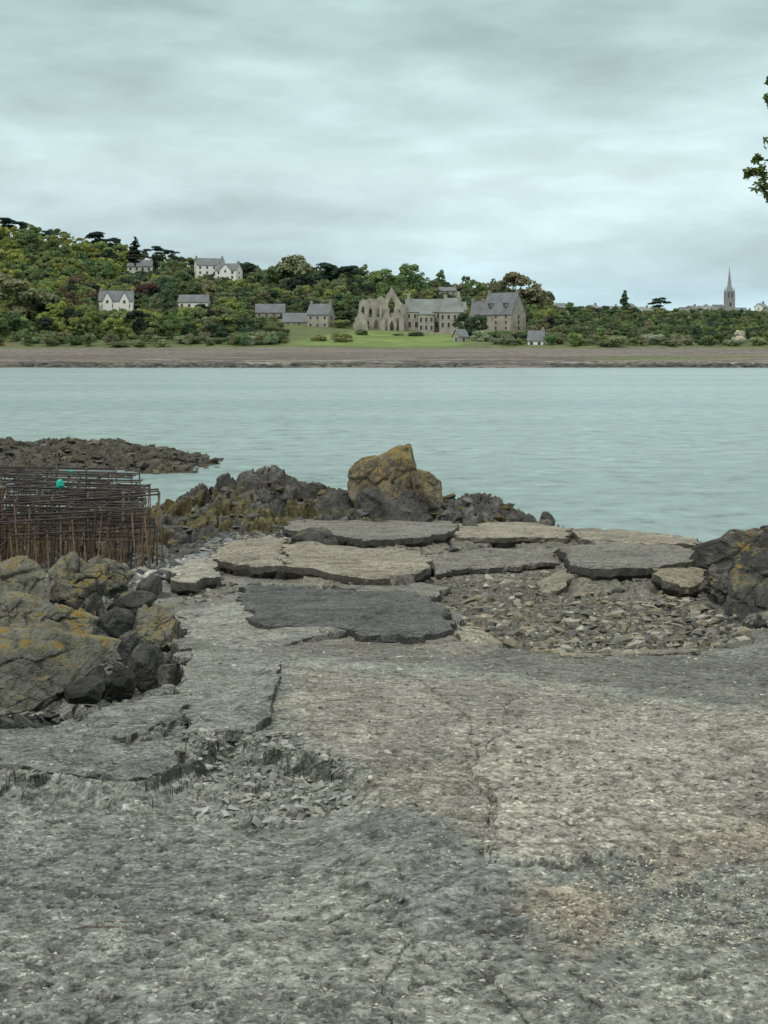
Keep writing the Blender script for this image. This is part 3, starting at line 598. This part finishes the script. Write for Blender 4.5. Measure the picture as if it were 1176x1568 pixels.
def crown(name,kind,seed):
    r=np.random.default_rng(seed);lob=[];tr=MB()
    if kind=='round':
        for i in range(18):
            a=r.uniform(0,6.28);h=r.uniform(.22,.88);R=.33*math.sin(math.pi*min(1,(h-.05)/1.0))**.6*r.uniform(.3,1);lob.append((R*math.cos(a)*1.15,R*math.sin(a)*1.15,h,r.uniform(.10,.19),r.uniform(.08,.14)))
        n=2600;s=.03
    elif kind=='airy':
        for i in range(34):
            a=r.uniform(0,6.28);h=r.uniform(.2,.93);R=.38*math.sin(math.pi*min(1,h))**.6*r.uniform(.3,1);lob.append((R*math.cos(a),R*math.sin(a),h,r.uniform(.05,.11),r.uniform(.05,.10)))
        n=2600;s=.019
    elif kind=='pine':
        for i in range(14):
            a=r.uniform(0,6.28);h=r.uniform(.5,.93);R=.38*r.uniform(.1,1)*(.6+.4*(h>.7));lob.append((R*math.cos(a),R*math.sin(a),h-.25*R,r.uniform(.12,.2),r.uniform(.05,.09)))
        n=2200;s=.028
    elif kind=='cone':
        for i in range(30):
            h=i/30;a=r.uniform(0,6.28);R=.22*(1-h);lob.append((R*.8*math.cos(a),R*.8*math.sin(a),.08+h*.9,.03+.12*(1-h),.05))
        n=1800;s=.028
    elif kind=='column':
        for i in range(22):
            h=i/22;a=r.uniform(0,6.28);R=.05*math.sin(math.pi*min(1,h+.1));lob.append((R*math.cos(a),R*math.sin(a),.06+h*.9,.05+.06*math.sin(math.pi*min(h+.08,1)),.07))
        n=1500;s=.025
    else:
        for i in range(13):
            a=r.uniform(0,6.28);R=.5*r.uniform(0,1);h=r.uniform(.1,.75)*(1-.5*R);lob.append((R*math.cos(a),R*math.sin(a),h,r.uniform(.16,.28),r.uniform(.12,.22)))
        n=2000;s=.036
    L=np.array(lob);w=L[:,3]**2;i=r.choice(len(L),n,p=w/w.sum())
    d=r.normal(size=(n,3));d/=np.linalg.norm(d,axis=1)[:,None];d[:,2]=np.where(d[:,2]<-.3,-d[:,2],d[:,2])
    rad=r.uniform(.65,1.12,n)
    P=L[i,:3]+d*np.stack([L[i,3],L[i,3],L[i,4]],1)*rad[:,None]
    Nn=d+np.array([0,0,.35])+r.normal(size=(n,3))*.35;Nn/=np.linalg.norm(Nn,axis=1)[:,None]
    lc=r.uniform(.8,1.15,len(L))[i]*r.uniform(.8,1.2,n)
    if kind!='bush':
        th=.6 if kind!='cone' else .9
        tr.bar((0,0,-.05),(0,0,th),.022,6,.010)
        for q in L[:10]: tr.bar((0,0,min(th,q[2]*.6)),tuple(q[:3]),.009,4,.003)
    return leafmesh(name,P,Nn,np.full(n,s)*r.uniform(.6,1.3,n),lc,tr if kind!='bush' else None,seed)
TM={'round':[crown('tree_round%d'%i,'round',300+i) for i in range(7)],'airy':[crown('tree_airy%d'%i,'airy',320+i) for i in range(3)],
 'pine':[crown('tree_pine%d'%i,'pine',330+i) for i in range(3)],'cone':[crown('tree_cone','cone',340)],'column':[crown('tree_col','column',350)],'bush':[crown('bush%d'%i,'bush',360+i) for i in range(5)]}
BL=[]
def tree(parent,kind,u,Y,h,w,c,name,z=None,rr=random):
    x=X(u,Y);z=float(farz(np.array([x]),np.array([Y]))[0])-.4 if z is None else z
    o=bpy.data.objects.new(name,rr.choice(TM[kind]));SC.collection.objects.link(o)
    o.location=(x,Y,z);o.scale=(w,w,h);o.rotation_euler[2]=rr.uniform(0,6.28);k=rr.uniform(.8,1.2)
    o.color=(c[0]*k*rr.uniform(.84,1.06),c[1]*k,c[2]*k,1)
    if parent:o.parent=parent
    return o
# ---------- buildings ----------
def house(name,u0,u1,vb,vt,Y,depth=7,rot=0.,wall=WHITE,roof=SLATE,floors=1,cols_=3,chim=2,gables=0,rf=.48,dorm=0):
    w=(u1-u0)/F*Y;h=(vb-vt)/F*Y;wh=h*(1-rf);e=empty(name,(X((u0+u1)/2,Y),Y,Z(vb,Y)),rot);BL.append((u0,u1,vt,vb,Y))
    m=MB();a,d=w/2,depth/2
    m.poly([(-a,-d,-4),(a,-d,-4),(a,d,-4),(-a,d,-4),(-a,-d,wh),(a,-d,wh),(a,d,wh),(-a,d,wh),(-a,0,h-.15),(a,0,h-.15)],[(0,1,5,4),(2,3,7,6),(1,2,6,9,5),(3,0,4,8,7),(0,3,2,1),(4,5,9,8),(6,7,8,9)])
    m2=MB();o=.35;sl=(h-wh)/d;t=.28
    for s in(-1,1):
        ze=wh-o*sl
        m2.poly([(-a-o,s*(d+o),ze),(a+o,s*(d+o),ze),(a+o,0,h),(-a-o,0,h),(-a-o,s*(d+o),ze+t),(a+o,s*(d+o),ze+t),(a+o,0,h+t),(-a-o,0,h+t)],[(0,1,2,3),(4,5,6,7),(0,1,5,4),(1,2,6,5),(2,3,7,6),(3,0,4,7)])
    g=MB();tr=MB()
    for fl in range(floors):
        zc=wh*(fl+.5)/floors
        for c in range(cols_):
            x=-a+w*(c+.5)/cols_
            if fl==0 and c==cols_//2:
                tr.box((x,-d-.02,1.1),(1.35,.1,2.3));g.box((x,-d-.06,1.05),(1.,.12,2.1))
            else:
                tr.box((x,-d-.02,zc),(1.45,.1,1.75));g.box((x,-d-.06,zc),(1.05,.12,1.35))
        for s in(-1,1):
            g.box((s*(a+.03),0,zc),(.1,1.,1.3))
    for k in range(gables):
        x=-a+w*(k+.5)/gables;gw=w/gables*.55;gh=(h-wh)*.9
        m.poly([(x-gw/2,-d-.5,0),(x+gw/2,-d-.5,0),(x+gw/2,-d-.5,wh),(x-gw/2,-d-.5,wh),(x,-d-.5,wh+gh),(x-gw/2,0,0),(x+gw/2,0,0),(x+gw/2,0,wh),(x-gw/2,0,wh),(x,0,wh+gh)],[(0,1,2,4,3),(1,6,7,2),(5,0,3,8),(3,4,9,8),(4,2,7,9)])
        for s in(-1,1):m2.poly([(x+s*(gw/2+.3),-d-.8,wh-.3),(x,-d-.8,wh+gh+.05),(x,0,wh+gh+.05),(x+s*(gw/2+.3),0,wh-.3),(x+s*(gw/2+.3),-d-.8,wh),(x,-d-.8,wh+gh+.35),(x,0,wh+gh+.35),(x+s*(gw/2+.3),0,wh)],[(0,1,2,3),(4,5,6,7),(0,1,5,4),(0,3,7,4)])
        g.box((x,-d-.55,wh*.9),(1.1,.12,1.4))
    for k in range(dorm):
        x=-a+w*(k+.5)/dorm;m.box((x,-d*.55,wh+(h-wh)*.42),(1.5,d*.7,1.5));g.box((x,-d*.9-.06,wh+(h-wh)*.42),(1.,.12,1.1));m2.box((x,-d*.55,wh+(h-wh)*.42+.86),(1.9,d*.85,.22))
    ch=MB()
    for s in ((-1,1) if chim==2 else (1,) if chim==1 else ()):
        ch.box((s*(a-.6),0,h+.3),(1.,1.4,2.2));ch.box((s*(a-.6),0,h+1.52),(.5,.9,.25))
    m.make('walls',wall,e);m2.make('roof',roof,e);g.make('windows',GLASS,e);tr.make('window_frames',TRIM,e)
    if ch.v:ch.make('chimneys',BRICK,e)
    return e
house('white_cottage',153,204,477,446,684,8,.1,gables=2,cols_=4,chim=2)
house('white_house',275,320,474,452,740,8,-.05,cols_=4,chim=1)
house('white_house',299,342,422,396,880,9,.3,floors=2,cols_=4,rf=.4)
house('white_house',333,368,429,404,860,9,-.35,floors=2,cols_=3,rf=.42,gables=1)
house('hillside_house',196,233,416,399,860,8,.1,cols_=4,rf=.55,chim=1)
house('stone_farmhouse',392,436,487,466,700,8,.05,wall=STONE,cols_=4,chim=0,rf=.6)
house('stone_barn',434,484,501,480,670,9,.0,wall=STONE,cols_=3,chim=0,rf=.62)
house('stone_house',474,509,503,466,660,8,-.35,wall=STONE,floors=2,cols_=3,rf=.42)
house('small_cottage',810,834,532,507,560,6,-.3,cols_=2,chim=1,rf=.55)
house('stone_hut',697,713,525,505,580,5,.5,wall=STONE,cols_=1,chim=0,rf=.5)
e=house('stone_manor',742,800,507,449,652,11,-.75,wall=STONE,floors=3,cols_=3,rf=.55,dorm=2)
house('stone_house',722,742,500,462,672,8,.3,wall=STONE,floors=2,cols_=2,rf=.5)
house('village_house',672,698,452,440,850,8,.0,wall=STONE,cols_=3,chim=1)
rr=random.Random(3)
VROOF=[SLATE,SLATE,simple('pale_slate',(.24,.26,.27),.15)]
for i in range(54):
    u=rr.choice([rr.uniform(840,965),rr.uniform(840,965),rr.uniform(860,1000),rr.uniform(1036,1106),rr.uniform(1125,1190)]);vb=rr.uniform(472,484)
    w=rr.uniform(8,16);Yh=rr.uniform(925,1150);house('village_house',u,u+w,vb+3,vb-rr.uniform(4,8.5),Yh,8,rr.uniform(-.7,.7),wall=rr.choice([WHITE,WHITE,STONE]),roof=rr.choice(VROOF),cols_=3,chim=rr.choice([0,1]))
BL=[b for b in BL if b[4]<900]
YC=1200;s=YC/F;ch=empty('church_with_spire',(X(1117,YC),YC,Z(478,YC)))
m=MB();m.box((0,0,7),(6.6,6.6,20));m.box((0,0,17.3),(7.2,7.2,.7));m.box((0,0,10.4),(7.,7.,.5))
for a in(-1,1):
    for b in(-1,1):m.box((a*3.2,b*3.2,8),(1.2,1.2,18));m.bar((a*3.,b*3.,17),(a*3.,b*3.,21.5),.6,6,.05)
SPG=simple('church_granite',(.31,.32,.32),.15)
m.make('tower',SPG,ch)
m=MB();m.bar((0,0,17.5),(0,0,37.5),2.3,8,.08);m.bar((0,0,37),(0,0,39),.08,4)
for k in range(4):
    a=k*math.pi/2;m.bar((2.0*math.cos(a),2.0*math.sin(a),18.),(1.7*math.cos(a),1.7*math.sin(a),21.),.6,4,.05)
m.make('spire',SPG,ch)
m=MB()
for a in(-1,1):
    m.box((a*1.3,-3.35,14),(1.0,.2,4.2));m.box((a*3.35,0,14),(.2,1.2,4))
m.box((0,-3.36,6.5),(1.4,.2,3.2));m.make('belfry_openings',GLASS,ch)
m=MB();m.poly([(-12,4,-3),(-3.4,4,-3),(-3.4,14,-3),(-12,14,-3),(-12,4,2.5),(-3.4,4,2.5),(-3.4,14,2.5),(-12,14,2.5),(-12,9,6.4),(-3.4,9,6.4)],[(0,1,5,4),(2,3,7,6),(1,2,6,9,5),(3,0,4,8,7)]);m.make('nave_walls',STONE,ch)
m=MB();m.poly([(-12.3,3.6,2.3),(-3.1,3.6,2.3),(-3.1,9,6.7),(-12.3,9,6.7),(-12.3,14.4,2.3),(-3.1,14.4,2.3)],[(0,1,2,3),(4,5,2,3)]);m.make('nave_roof',SLATE,ch)
# abbey
YA=640;ab=empty('ruined_abbey',(X(630,YA),YA,13))
def ax(u):return X(u,YA)-X(630,YA)
def az(v):return Z(v,YA)-13
def wallcut(name,outl,holes,y,th,mat,rz=0):
    cu=bpy.data.curves.new(name,'CURVE');cu.dimensions='2D';cu.fill_mode='BOTH';cu.extrude=th/2
    for P in[outl]+holes:
        sp=cu.splines.new('POLY');sp.points.add(len(P)-1);sp.use_cyclic_u=True
        for i,(a,b) in enumerate(P):sp.points[i].co=(a,b,0,1)
    t=bpy.data.objects.new('tmp',cu);SC.collection.objects.link(t);bpy.context.view_layer.update()
    me=bpy.data.meshes.new_from_object(t);bpy.data.objects.remove(t);me.materials.clear();me.materials.append(mat)
    o=obj(name,me,ab,(0,y,0));o.rotation_euler=(math.pi/2,0,rz);return o
def arch(xc,z0,w,h):
    return [(xc-w/2,z0),(xc+w/2,z0),(xc+w/2,z0+h*.6),(xc+w*.36,z0+h*.8),(xc+w*.15,z0+h*.95),(xc,z0+h),(xc-w*.15,z0+h*.95),(xc-w*.36,z0+h*.8),(xc-w/2,z0+h*.6)]
A=lambda L:[(ax(u),az(v)) for u,v in L]
wallcut('ruined_nave_wall',A([(543,520),(543,488),(548,480),(550,462),(555,457),(560,459),(566,455),(572,460),(578,456),(584,452),(590,458),(590,520)]),[arch(ax(556),az(485),1.6,5),arch(ax(567),az(485),1.6,5),arch(ax(578),az(485),1.6,5),arch(ax(562),az(503),2,4),arch(ax(576),az(503),2,4)],4,1.2,STONE)
wallcut('west_gable',A([(581,520),(581,470),(586,466),(590,455),(595,447),(600,440),(604,447),(609,455),(613,462),(618,466),(619,520)]),[arch(ax(599.5),az(481),3.0,7.4),arch(ax(589),az(486),1.,3.6),arch(ax(611),az(486),1.,3.6)],0,1.3,STONE)
wallcut('lower_arcade',A([(584,520),(584,492),(588,484),(592,476),(596,484),(600,488),(605,478),(609,474),(613,482),(618,486),(618,520)]),[arch(ax(591.5),az(508),1.2,6),arch(ax(600),az(508),1.8,5),arch(ax(609),az(508),1.2,6.4)],-4,1.,STONE)
wallcut('ruined_transept',A([(556,520),(557,470),(566,462),(575,464),(583,458),(590,464),(596,520)]),[arch(ax(567),az(488),1.8,5),arch(ax(581),az(488),1.8,5)],11,1.2,STONE)
wallcut('left_ruin',A([(541,520),(542,495),(546,490),(552,476),(557,482),(562,492),(566,520)]),[arch(ax(552),az(506),1.6,4)],-2,1.,STONE)
m=MB();
for u in(583,595,605,617):m.box((ax(u),-1.1,az(497)),(1.,1.4,15));
m.box((ax(560),8,az(505)),(12,1.2,6));m.box((ax(620),6,az(492)),(1.3,14,15))
def rng_(u0,u1,y0,y1,vb,ve,vr,hip=False):
    a,b=ax(u0),ax(u1);ze,zr,zb=az(ve),az(vr),az(vb);ym=(y0+y1)/2
    m.poly([(a,y0,zb-3),(b,y0,zb-3),(b,y1,zb-3),(a,y1,zb-3),(a,y0,ze),(b,y0,ze),(b,y1,ze),(a,y1,ze)],[(0,1,5,4),(1,2,6,5),(2,3,7,6),(3,0,4,7),(4,5,6,7)])
    k=(b-a)*.25 if hip else 0;o=.4
    if not hip: m.poly([(a,y0,ze),(a,y1,ze),(a,ym,zr-.2),(b,y0,ze),(b,y1,ze),(b,ym,zr-.2)],[(0,2,1),(3,4,5)])
    rf.poly([(a-o,y0-o,ze+.02),(b+o,y0-o,ze+.02),(b+o,y1+o,ze+.02),(a-o,y1+o,ze+.02),(a+k-(0 if hip else o),ym,zr),(b-k+(0 if hip else o),ym,zr)],[(0,1,5,4),(2,3,4,5),(1,2,5),(3,0,4)] if hip else [(0,1,5,4),(2,3,4,5)])
    return a,b,y0
rf=MB();gl=MB();tm=MB()
def wins(a,b,y,n,v,w,h):
    for i in range(n):
        x=a+(b-a)*(i+.5)/n;tm.box((x,y-.04,az(v)),(w+.5,.14,h+.5));gl.box((x,y-.1,az(v)),(w,.16,h))
a,b,y=rng_(622,684,0,13,512,478,457);wins(a,b,y,7,484,1.,1.8);wins(a,b,y,6,497,1.3,2.6)
a,b,y=rng_(672,709,-7,10,514,479,456,True);wins(a,b,y,4,486,1.1,1.9);wins(a,b,y,4,498,1.1,2.2)
a,b,y=rng_(640,664,-6,0,513,482,476,True);wins(a,b,y,3,490,1.,2.);wins(a,b,y,3,502,1.,2.)
a,b,y=rng_(684,716,12,22,500,474,460);
a,b,y=rng_(600,632,10,20,510,486,478)
for u,v0,v1,yy_ in[(702,446,470,2),(683,450,465,6),(626,448,470,6),(706,452,470,14)]:
    m.box((ax(u),yy_,az((v0+v1)/2)),(1.5,1.2,(v1-v0)*.291))
m.box((ax(650),-14,az(514)),(32,.8,2.6));m.make('walls',STONE,ab);rf.make('roofs',simple('old_slate',(.2,.225,.22),.2,.2),ab);gl.make('windows',GLASS,ab);tm.make('window_surrounds',TRIM,ab)
BL+=[(541,620,445,512,YA-8),(620,712,456,512,YA-10)]
# ---------- woodland ----------
wood=empty('hillside_woodland',(0,0,0))
LG=(.235,.30,.12);YG=(.32,.35,.105);MGc=(.165,.23,.105);DG=(.095,.14,.082);OL=(.23,.24,.135);DK=(.052,.08,.06)
rr=random.Random(11);cnt=0
def blocked(u,Y,h,w):
    zt=float(farz(np.array([X(u,Y)]),np.array([Y]))[0])+h*.95;vt=HZ-(zt-EYE)/Y*F;hw=w*.42/Y*F
    for b in BL:
        if Y<b[4]+8 and u+hw>b[0] and u-hw<b[1] and vt<b[3]-5:return True
    return False
Yr=548.
while Yr<905:
    wd=(1230+350)/F*Yr;step=7.2 if Yr<700 else 8.6
    n=int(wd/step)
    for i in range(n):
        u=-300+1560*(i+rr.random())/n;Y=Yr+rr.uniform(-3.5,3.5)
        if 432<u<712 and Y<650: continue
        if 700<u<770 and Y<600 and rr.random()<.6: continue
        front=Y<566
        q=rr.random();zone=vn(np.array([u*.014]),np.array([Y*.02]),333)[0]
        if front: k='bush';h=rr.uniform(2.5,7);w=rr.uniform(4,7);c=rr.choice([LG,MGc,OL,(.29,.33,.18),(.33,.35,.22)])
        elif u>840:
            k=rr.choice(['round','round','bush']);h=rr.uniform(4.5,7.5) if k=='round' else rr.uniform(3,5);w=h*rr.uniform(.85,1.2);c=rr.choice([MGc,LG,DG,MGc,OL])
        else:
            k='round' if q<.76 else ('pine' if q<.82 else 'airy');h=rr.uniform(6.5,13);w=h*rr.uniform(.85,1.2)
            if rr.random()<.1:h*=1.35
            c=rr.choice([YG,YG,LG,MGc]) if (u<200 and Y>640) else (rr.choice([LG,YG,MGc]) if zone>.55 else rr.choice([MGc,DG,OL]) if zone<.35 else rr.choice([LG,MGc,DG,DG,OL]))
            if k=='pine':c=DK
        if h>6 and Y>600 and 530<u<720 and Y<680:h*=.6;w*=.7
        for _ in range(3):
            if blocked(u,Y,h,w):h*=.55;w*=.75;k='bush'
        if blocked(u,Y,h,w):continue
        tree(wood,k,u,Y,h,w,c,'tree',None,rr);cnt+=1
    Yr+=7.0 if Yr<700 else 9
for i in range(200):
    Y=rr.uniform(910,1180);u=rr.uniform(835,1240);h=rr.uniform(3,5.5);tree(wood,'round',u,Y,h,h*1.2,rr.choice([MGc,DG,LG]),'tree',None,rr)
def sp(name,kind,u,vb,Y,vt,wpx,c,seed=0):
    r_=random.Random(seed+u);h=(vb-vt)/F*Y;W={'round':.85,'airy':.85,'pine':1.0,'cone':.5,'column':.24,'bush':1.2}[kind]
    return tree(None,kind,u,Y,h,wpx/F*Y/W,c,name,Z(vb,Y),r_)
PN='pine_tree'
for a in [('conifer_tree','cone',207,405,845,362,34,DK),(PN,'pine',150,392,880,353,50,DK),(PN,'pine',172,396,885,362,34,DK),(PN,'pine',10,362,895,333,60,DK),(PN,'pine',240,402,880,376,40,DK),(PN,'pine',262,404,890,382,30,DG),(PN,'pine',498,452,850,399,60,DK),(PN,'pine',524,452,845,402,56,DK),(PN,'pine',545,452,870,408,44,DK),('oak_tree','round',452,470,830,389,68,OL),('oak_tree','round',425,462,830,402,60,MGc),('oak_tree','airy',625,470,800,402,64,LG),('oak_tree','round',588,465,800,412,50,LG),('oak_tree','airy',640,470,790,415,40,MGc),
  ('willow_tree','airy',785,505,740,415,90,(.26,.245,.14)),('willow_tree','airy',790,505,744,420,90,(.25,.24,.13)),('willow_tree','airy',762,505,735,428,60,(.26,.25,.14)),('willow_tree','airy',815,505,738,428,60,(.24,.24,.13)),('oak_tree','airy',830,500,750,445,40,OL),
  ('cypress_tree','column',957,486,880,444,13,DG),(PN,'pine',1010,486,900,455,38,DK),(PN,'pine',704,470,860,440,28,DK),('copper_beech_tree','round',226,476,712,432,46,(.12,.06,.065)),('copper_beech_tree','round',210,478,716,440,30,(.12,.06,.07)),('gorse_bush','bush',243,460,750,430,24,(.45,.36,.05)),
  ('hawthorn_bush','bush',1132,532,552,503,34,(.6,.6,.5)),('hawthorn_bush','bush',1040,532,556,512,40,(.5,.52,.4)),('hawthorn_bush','bush',1000,530,560,505,30,(.5,.52,.38)),('hawthorn_bush','bush',738,527,585,498,40,(.4,.44,.28)),('hawthorn_bush','bush',380,529,550,508,34,(.46,.48,.34)),('hawthorn_bush','bush',412,529,552,500,26,(.28,.33,.19)),
  ('garden_tree','round',712,520,600,478,34,DG),('garden_tree','round',733,524,595,480,28,DG),('garden_bush','bush',490,530,575,508,30,(.2,.21,.09)),('garden_bush','bush',520,531,570,505,36,(.22,.23,.1)),('garden_tree','round',308,492,700,465,32,DK),('garden_bush','bush',555,514,612,502,26,MGc),('garden_bush','bush',640,516,612,507,30,DG),('garden_bush','bush',770,532,560,512,36,MGc),('garden_bush','bush',610,516,612,508,22,LG),
  ('oak_tree','round',375,430,880,403,36,DK),('oak_tree','round',352,440,860,412,24,DG),('oak_tree','round',28,500,600,418,95,OL),('oak_tree','round',75,498,610,438,66,MGc),('willow_tree','airy',118,495,620,420,60,(.2,.16,.11)),('garden_tree','round',685,470,700,450,20,DG),('garden_bush','bush',170,486,672,470,26,MGc),('garden_bush','bush',320,478,730,466,22,DG),('garden_bush','bush',345,434,850,420,20,DG)]:
    sp(*a)
# ---------- near oak at right ----------
YO=13.;oak=empty('oak_tree',(6.6,YO+.5,2.2));rr=random.Random(21)
cl=[(X(1163,YO),YO,Z(262,YO),.12),(X(1145,YO),YO,Z(266,YO),.06),(X(1170,YO),YO,Z(286,YO),.11),(X(1160,YO),YO,Z(243,YO),.04),(X(1182,YO),YO,Z(215,YO),.08),(X(1180,YO),YO,Z(155,YO),.07),(X(1181,YO),YO,Z(126,YO),.04),(X(1192,YO),YO,Z(300,YO),.14),(X(1183,YO),YO,Z(345,YO),.03)]
for i in range(240):
    a=rr.uniform(0,6.28);R=rr.uniform(.5,3.);h=rr.uniform(5.8,11)
    cx=6.8+R*math.cos(a);cy=YO+.5+R*math.sin(a)*.9
    if cx-.5<.2667*cy+.35:continue
    cl.append((cx,cy,h,rr.uniform(.2,.4)))
tb=MB();base=Vector((6.6,YO+.5,1.6));top=Vector((6.8,YO+.5,7.8));prev=base
for i in range(1,7):
    q=base.lerp(top,i/6)+Vector((rr.uniform(-.1,.1),rr.uniform(-.1,.1),0));tb.bar(prev,q,.3-.03*(i-1),10,.3-.03*i);prev=q
LV=[];LF=[];LC=[]
for (x,y,z_,R) in cl:
    s=base.lerp(top,min(.95,max(.45,(z_-2.8)/6)));c=Vector((x,y,z_));mid=s.lerp(c,.5)+Vector((0,0,.25));tb.bar(s,mid,.05,5,.025);tb.bar(mid,c,.02,5,.005)
    n=int(24+R*330)
    for k in range(n):
        d=Vector((rr.gauss(0,1),rr.gauss(0,1),rr.gauss(0,1)*.8)).normalized()*R*rr.uniform(.1,1.1);p=c+d
        nn=Vector((rr.gauss(0,.7),rr.gauss(0,.7)-.4,.8)).normalized();a1=nn.orthogonal().normalized();a1=(Matrix.Rotation(rr.uniform(0,6.28),3,nn)@a1);b1=nn.cross(a1);L=rr.uniform(.022,.045)
        bI=len(LV)
        for q,w_ in((-1,0),(-.4,.42),(0,.28),(.4,.5),(1,.15),(1,-.15),(.4,-.5),(0,-.28),(-.4,-.42)):LV.append(tuple(p+a1*q*L+b1*w_*L-Vector(oak.location)))
        LF.append([bI+j for j in range(9)]);LC+= [rr.uniform(.6,1.4)]*9
me=bpy.data.meshes.new('leaves');me.from_pydata(LV,[],LF);at=me.color_attributes.new('Col','FLOAT_COLOR','POINT')
at.data.foreach_set('color',np.array([[c,c,c*.9,1] for c in LC],np.float32).ravel());me.materials.append(MF)
o=obj('leaves',me,oak);o.color=(.12,.165,.06,1)
o=tb.make('trunk_and_branches',BARK,None);o.parent=oak;o.location=-Vector(oak.location)
tw=MB();rr=random.Random(8)
for u,v,l in[(150,1418,.25),(185,1410,.12)]:
    Y=Yg(v)*1.02;x=X(u,Y);p=Vector((x-l/2,Y,float(ground(np.array([x]),np.array([Y]))[0][0])+.004))
    for k in range(6):
        q=p+Vector((l/6,rr.uniform(-.03,.03),0));q.z=float(ground(np.array([q.x]),np.array([q.y]))[0][0])+.003;tw.bar(p,q,.0022,5);p=q
tw.make('dry_twigs',simple('dry_wood',(.16,.12,.09),.2),None)
# ---------- world, sun, camera ----------
W=bpy.data.worlds.new('World');SC.world=W;W.use_nodes=True;nt=W.node_tree;bg=nt.nodes['Background']
sky=N(nt,'ShaderNodeTexSky');sky.sky_type='NISHITA';sky.sun_disc=False;sky.sun_elevation=math.radians(52);sky.sun_rotation=math.radians(215)
tc=N(nt,'ShaderNodeTexCoord').outputs['Generated'];sx=N(nt,'ShaderNodeSeparateXYZ');nt.links.new(tc,sx.inputs[0])
mp=N(nt,'ShaderNodeMapping');mp.inputs['Scale'].default_value=(4.6,4.6,20);mp.inputs['Location'].default_value=(3.1,.4,1.7);nt.links.new(tc,mp.inputs[0])
n1=noise(nt,mp.outputs[0],1.,5,.5,.15)
mp2=N(nt,'ShaderNodeMapping');mp2.inputs['Scale'].default_value=(14,14,42);nt.links.new(tc,mp2.inputs[0]);n2=noise(nt,mp2.outputs[0],1.,5,.55,.2)
z_=math_(nt,'MAXIMUM',sx.outputs[2],0)
base=ramp(nt,z_,[(0.,(.046,.067,.077)),(.03,(.051,.070,.077)),(.06,(.053,.069,.073)),(.115,(.062,.077,.078)),(.155,(.055,.070,.070)),(.24,(.045,.060,.059)),(.45,(.076,.080,.076)),(1.,(.115,.113,.105))])
cl_=mixc(nt,base,ramp(nt,n1,[(.32,.80),(.46,.97),(.56,1.06),(.68,1.22)]),1.,'MULTIPLY')
cl_=mixc(nt,cl_,ramp(nt,n2,[(.3,.91),(.5,1.),(.7,1.10)]),1.,'MULTIPLY')
vm=N(nt,'ShaderNodeVectorMath');vm.operation='SCALE';vm.inputs['Scale'].default_value=108.;nt.links.new(cl_,vm.inputs[0])
fin=mixc(nt,vm.outputs[0],sky.outputs[0],.06)
nt.links.new(fin,bg.inputs['Color']);bg.inputs['Strength'].default_value=.1
sl=bpy.data.lights.new('sun','SUN');sl.energy=1.2;sl.angle=math.radians(14);sl.color=(1,.94,.85);so=bpy.data.objects.new('sun',sl);SC.collection.objects.link(so)
az_=math.radians(215);d=Vector((math.sin(az_)*math.cos(math.radians(52)),math.cos(az_)*math.cos(math.radians(52)),math.sin(math.radians(52))))
so.rotation_euler=d.to_track_quat('Z','Y').to_euler()
cam=bpy.data.cameras.new('camera');co=bpy.data.objects.new('camera',cam);SC.collection.objects.link(co);SC.camera=co
co.location=(0,0,EYE);co.rotation_euler=(math.pi/2,0,0);cam.sensor_fit='VERTICAL';cam.sensor_height=24;cam.lens=24*F/1568
cam.shift_y=-(784-HZ)/1568;cam.clip_end=9000;cam.clip_start=.1
SC.view_settings.view_transform='Standard';SC.view_settings.look='None';SC.view_settings.exposure=0
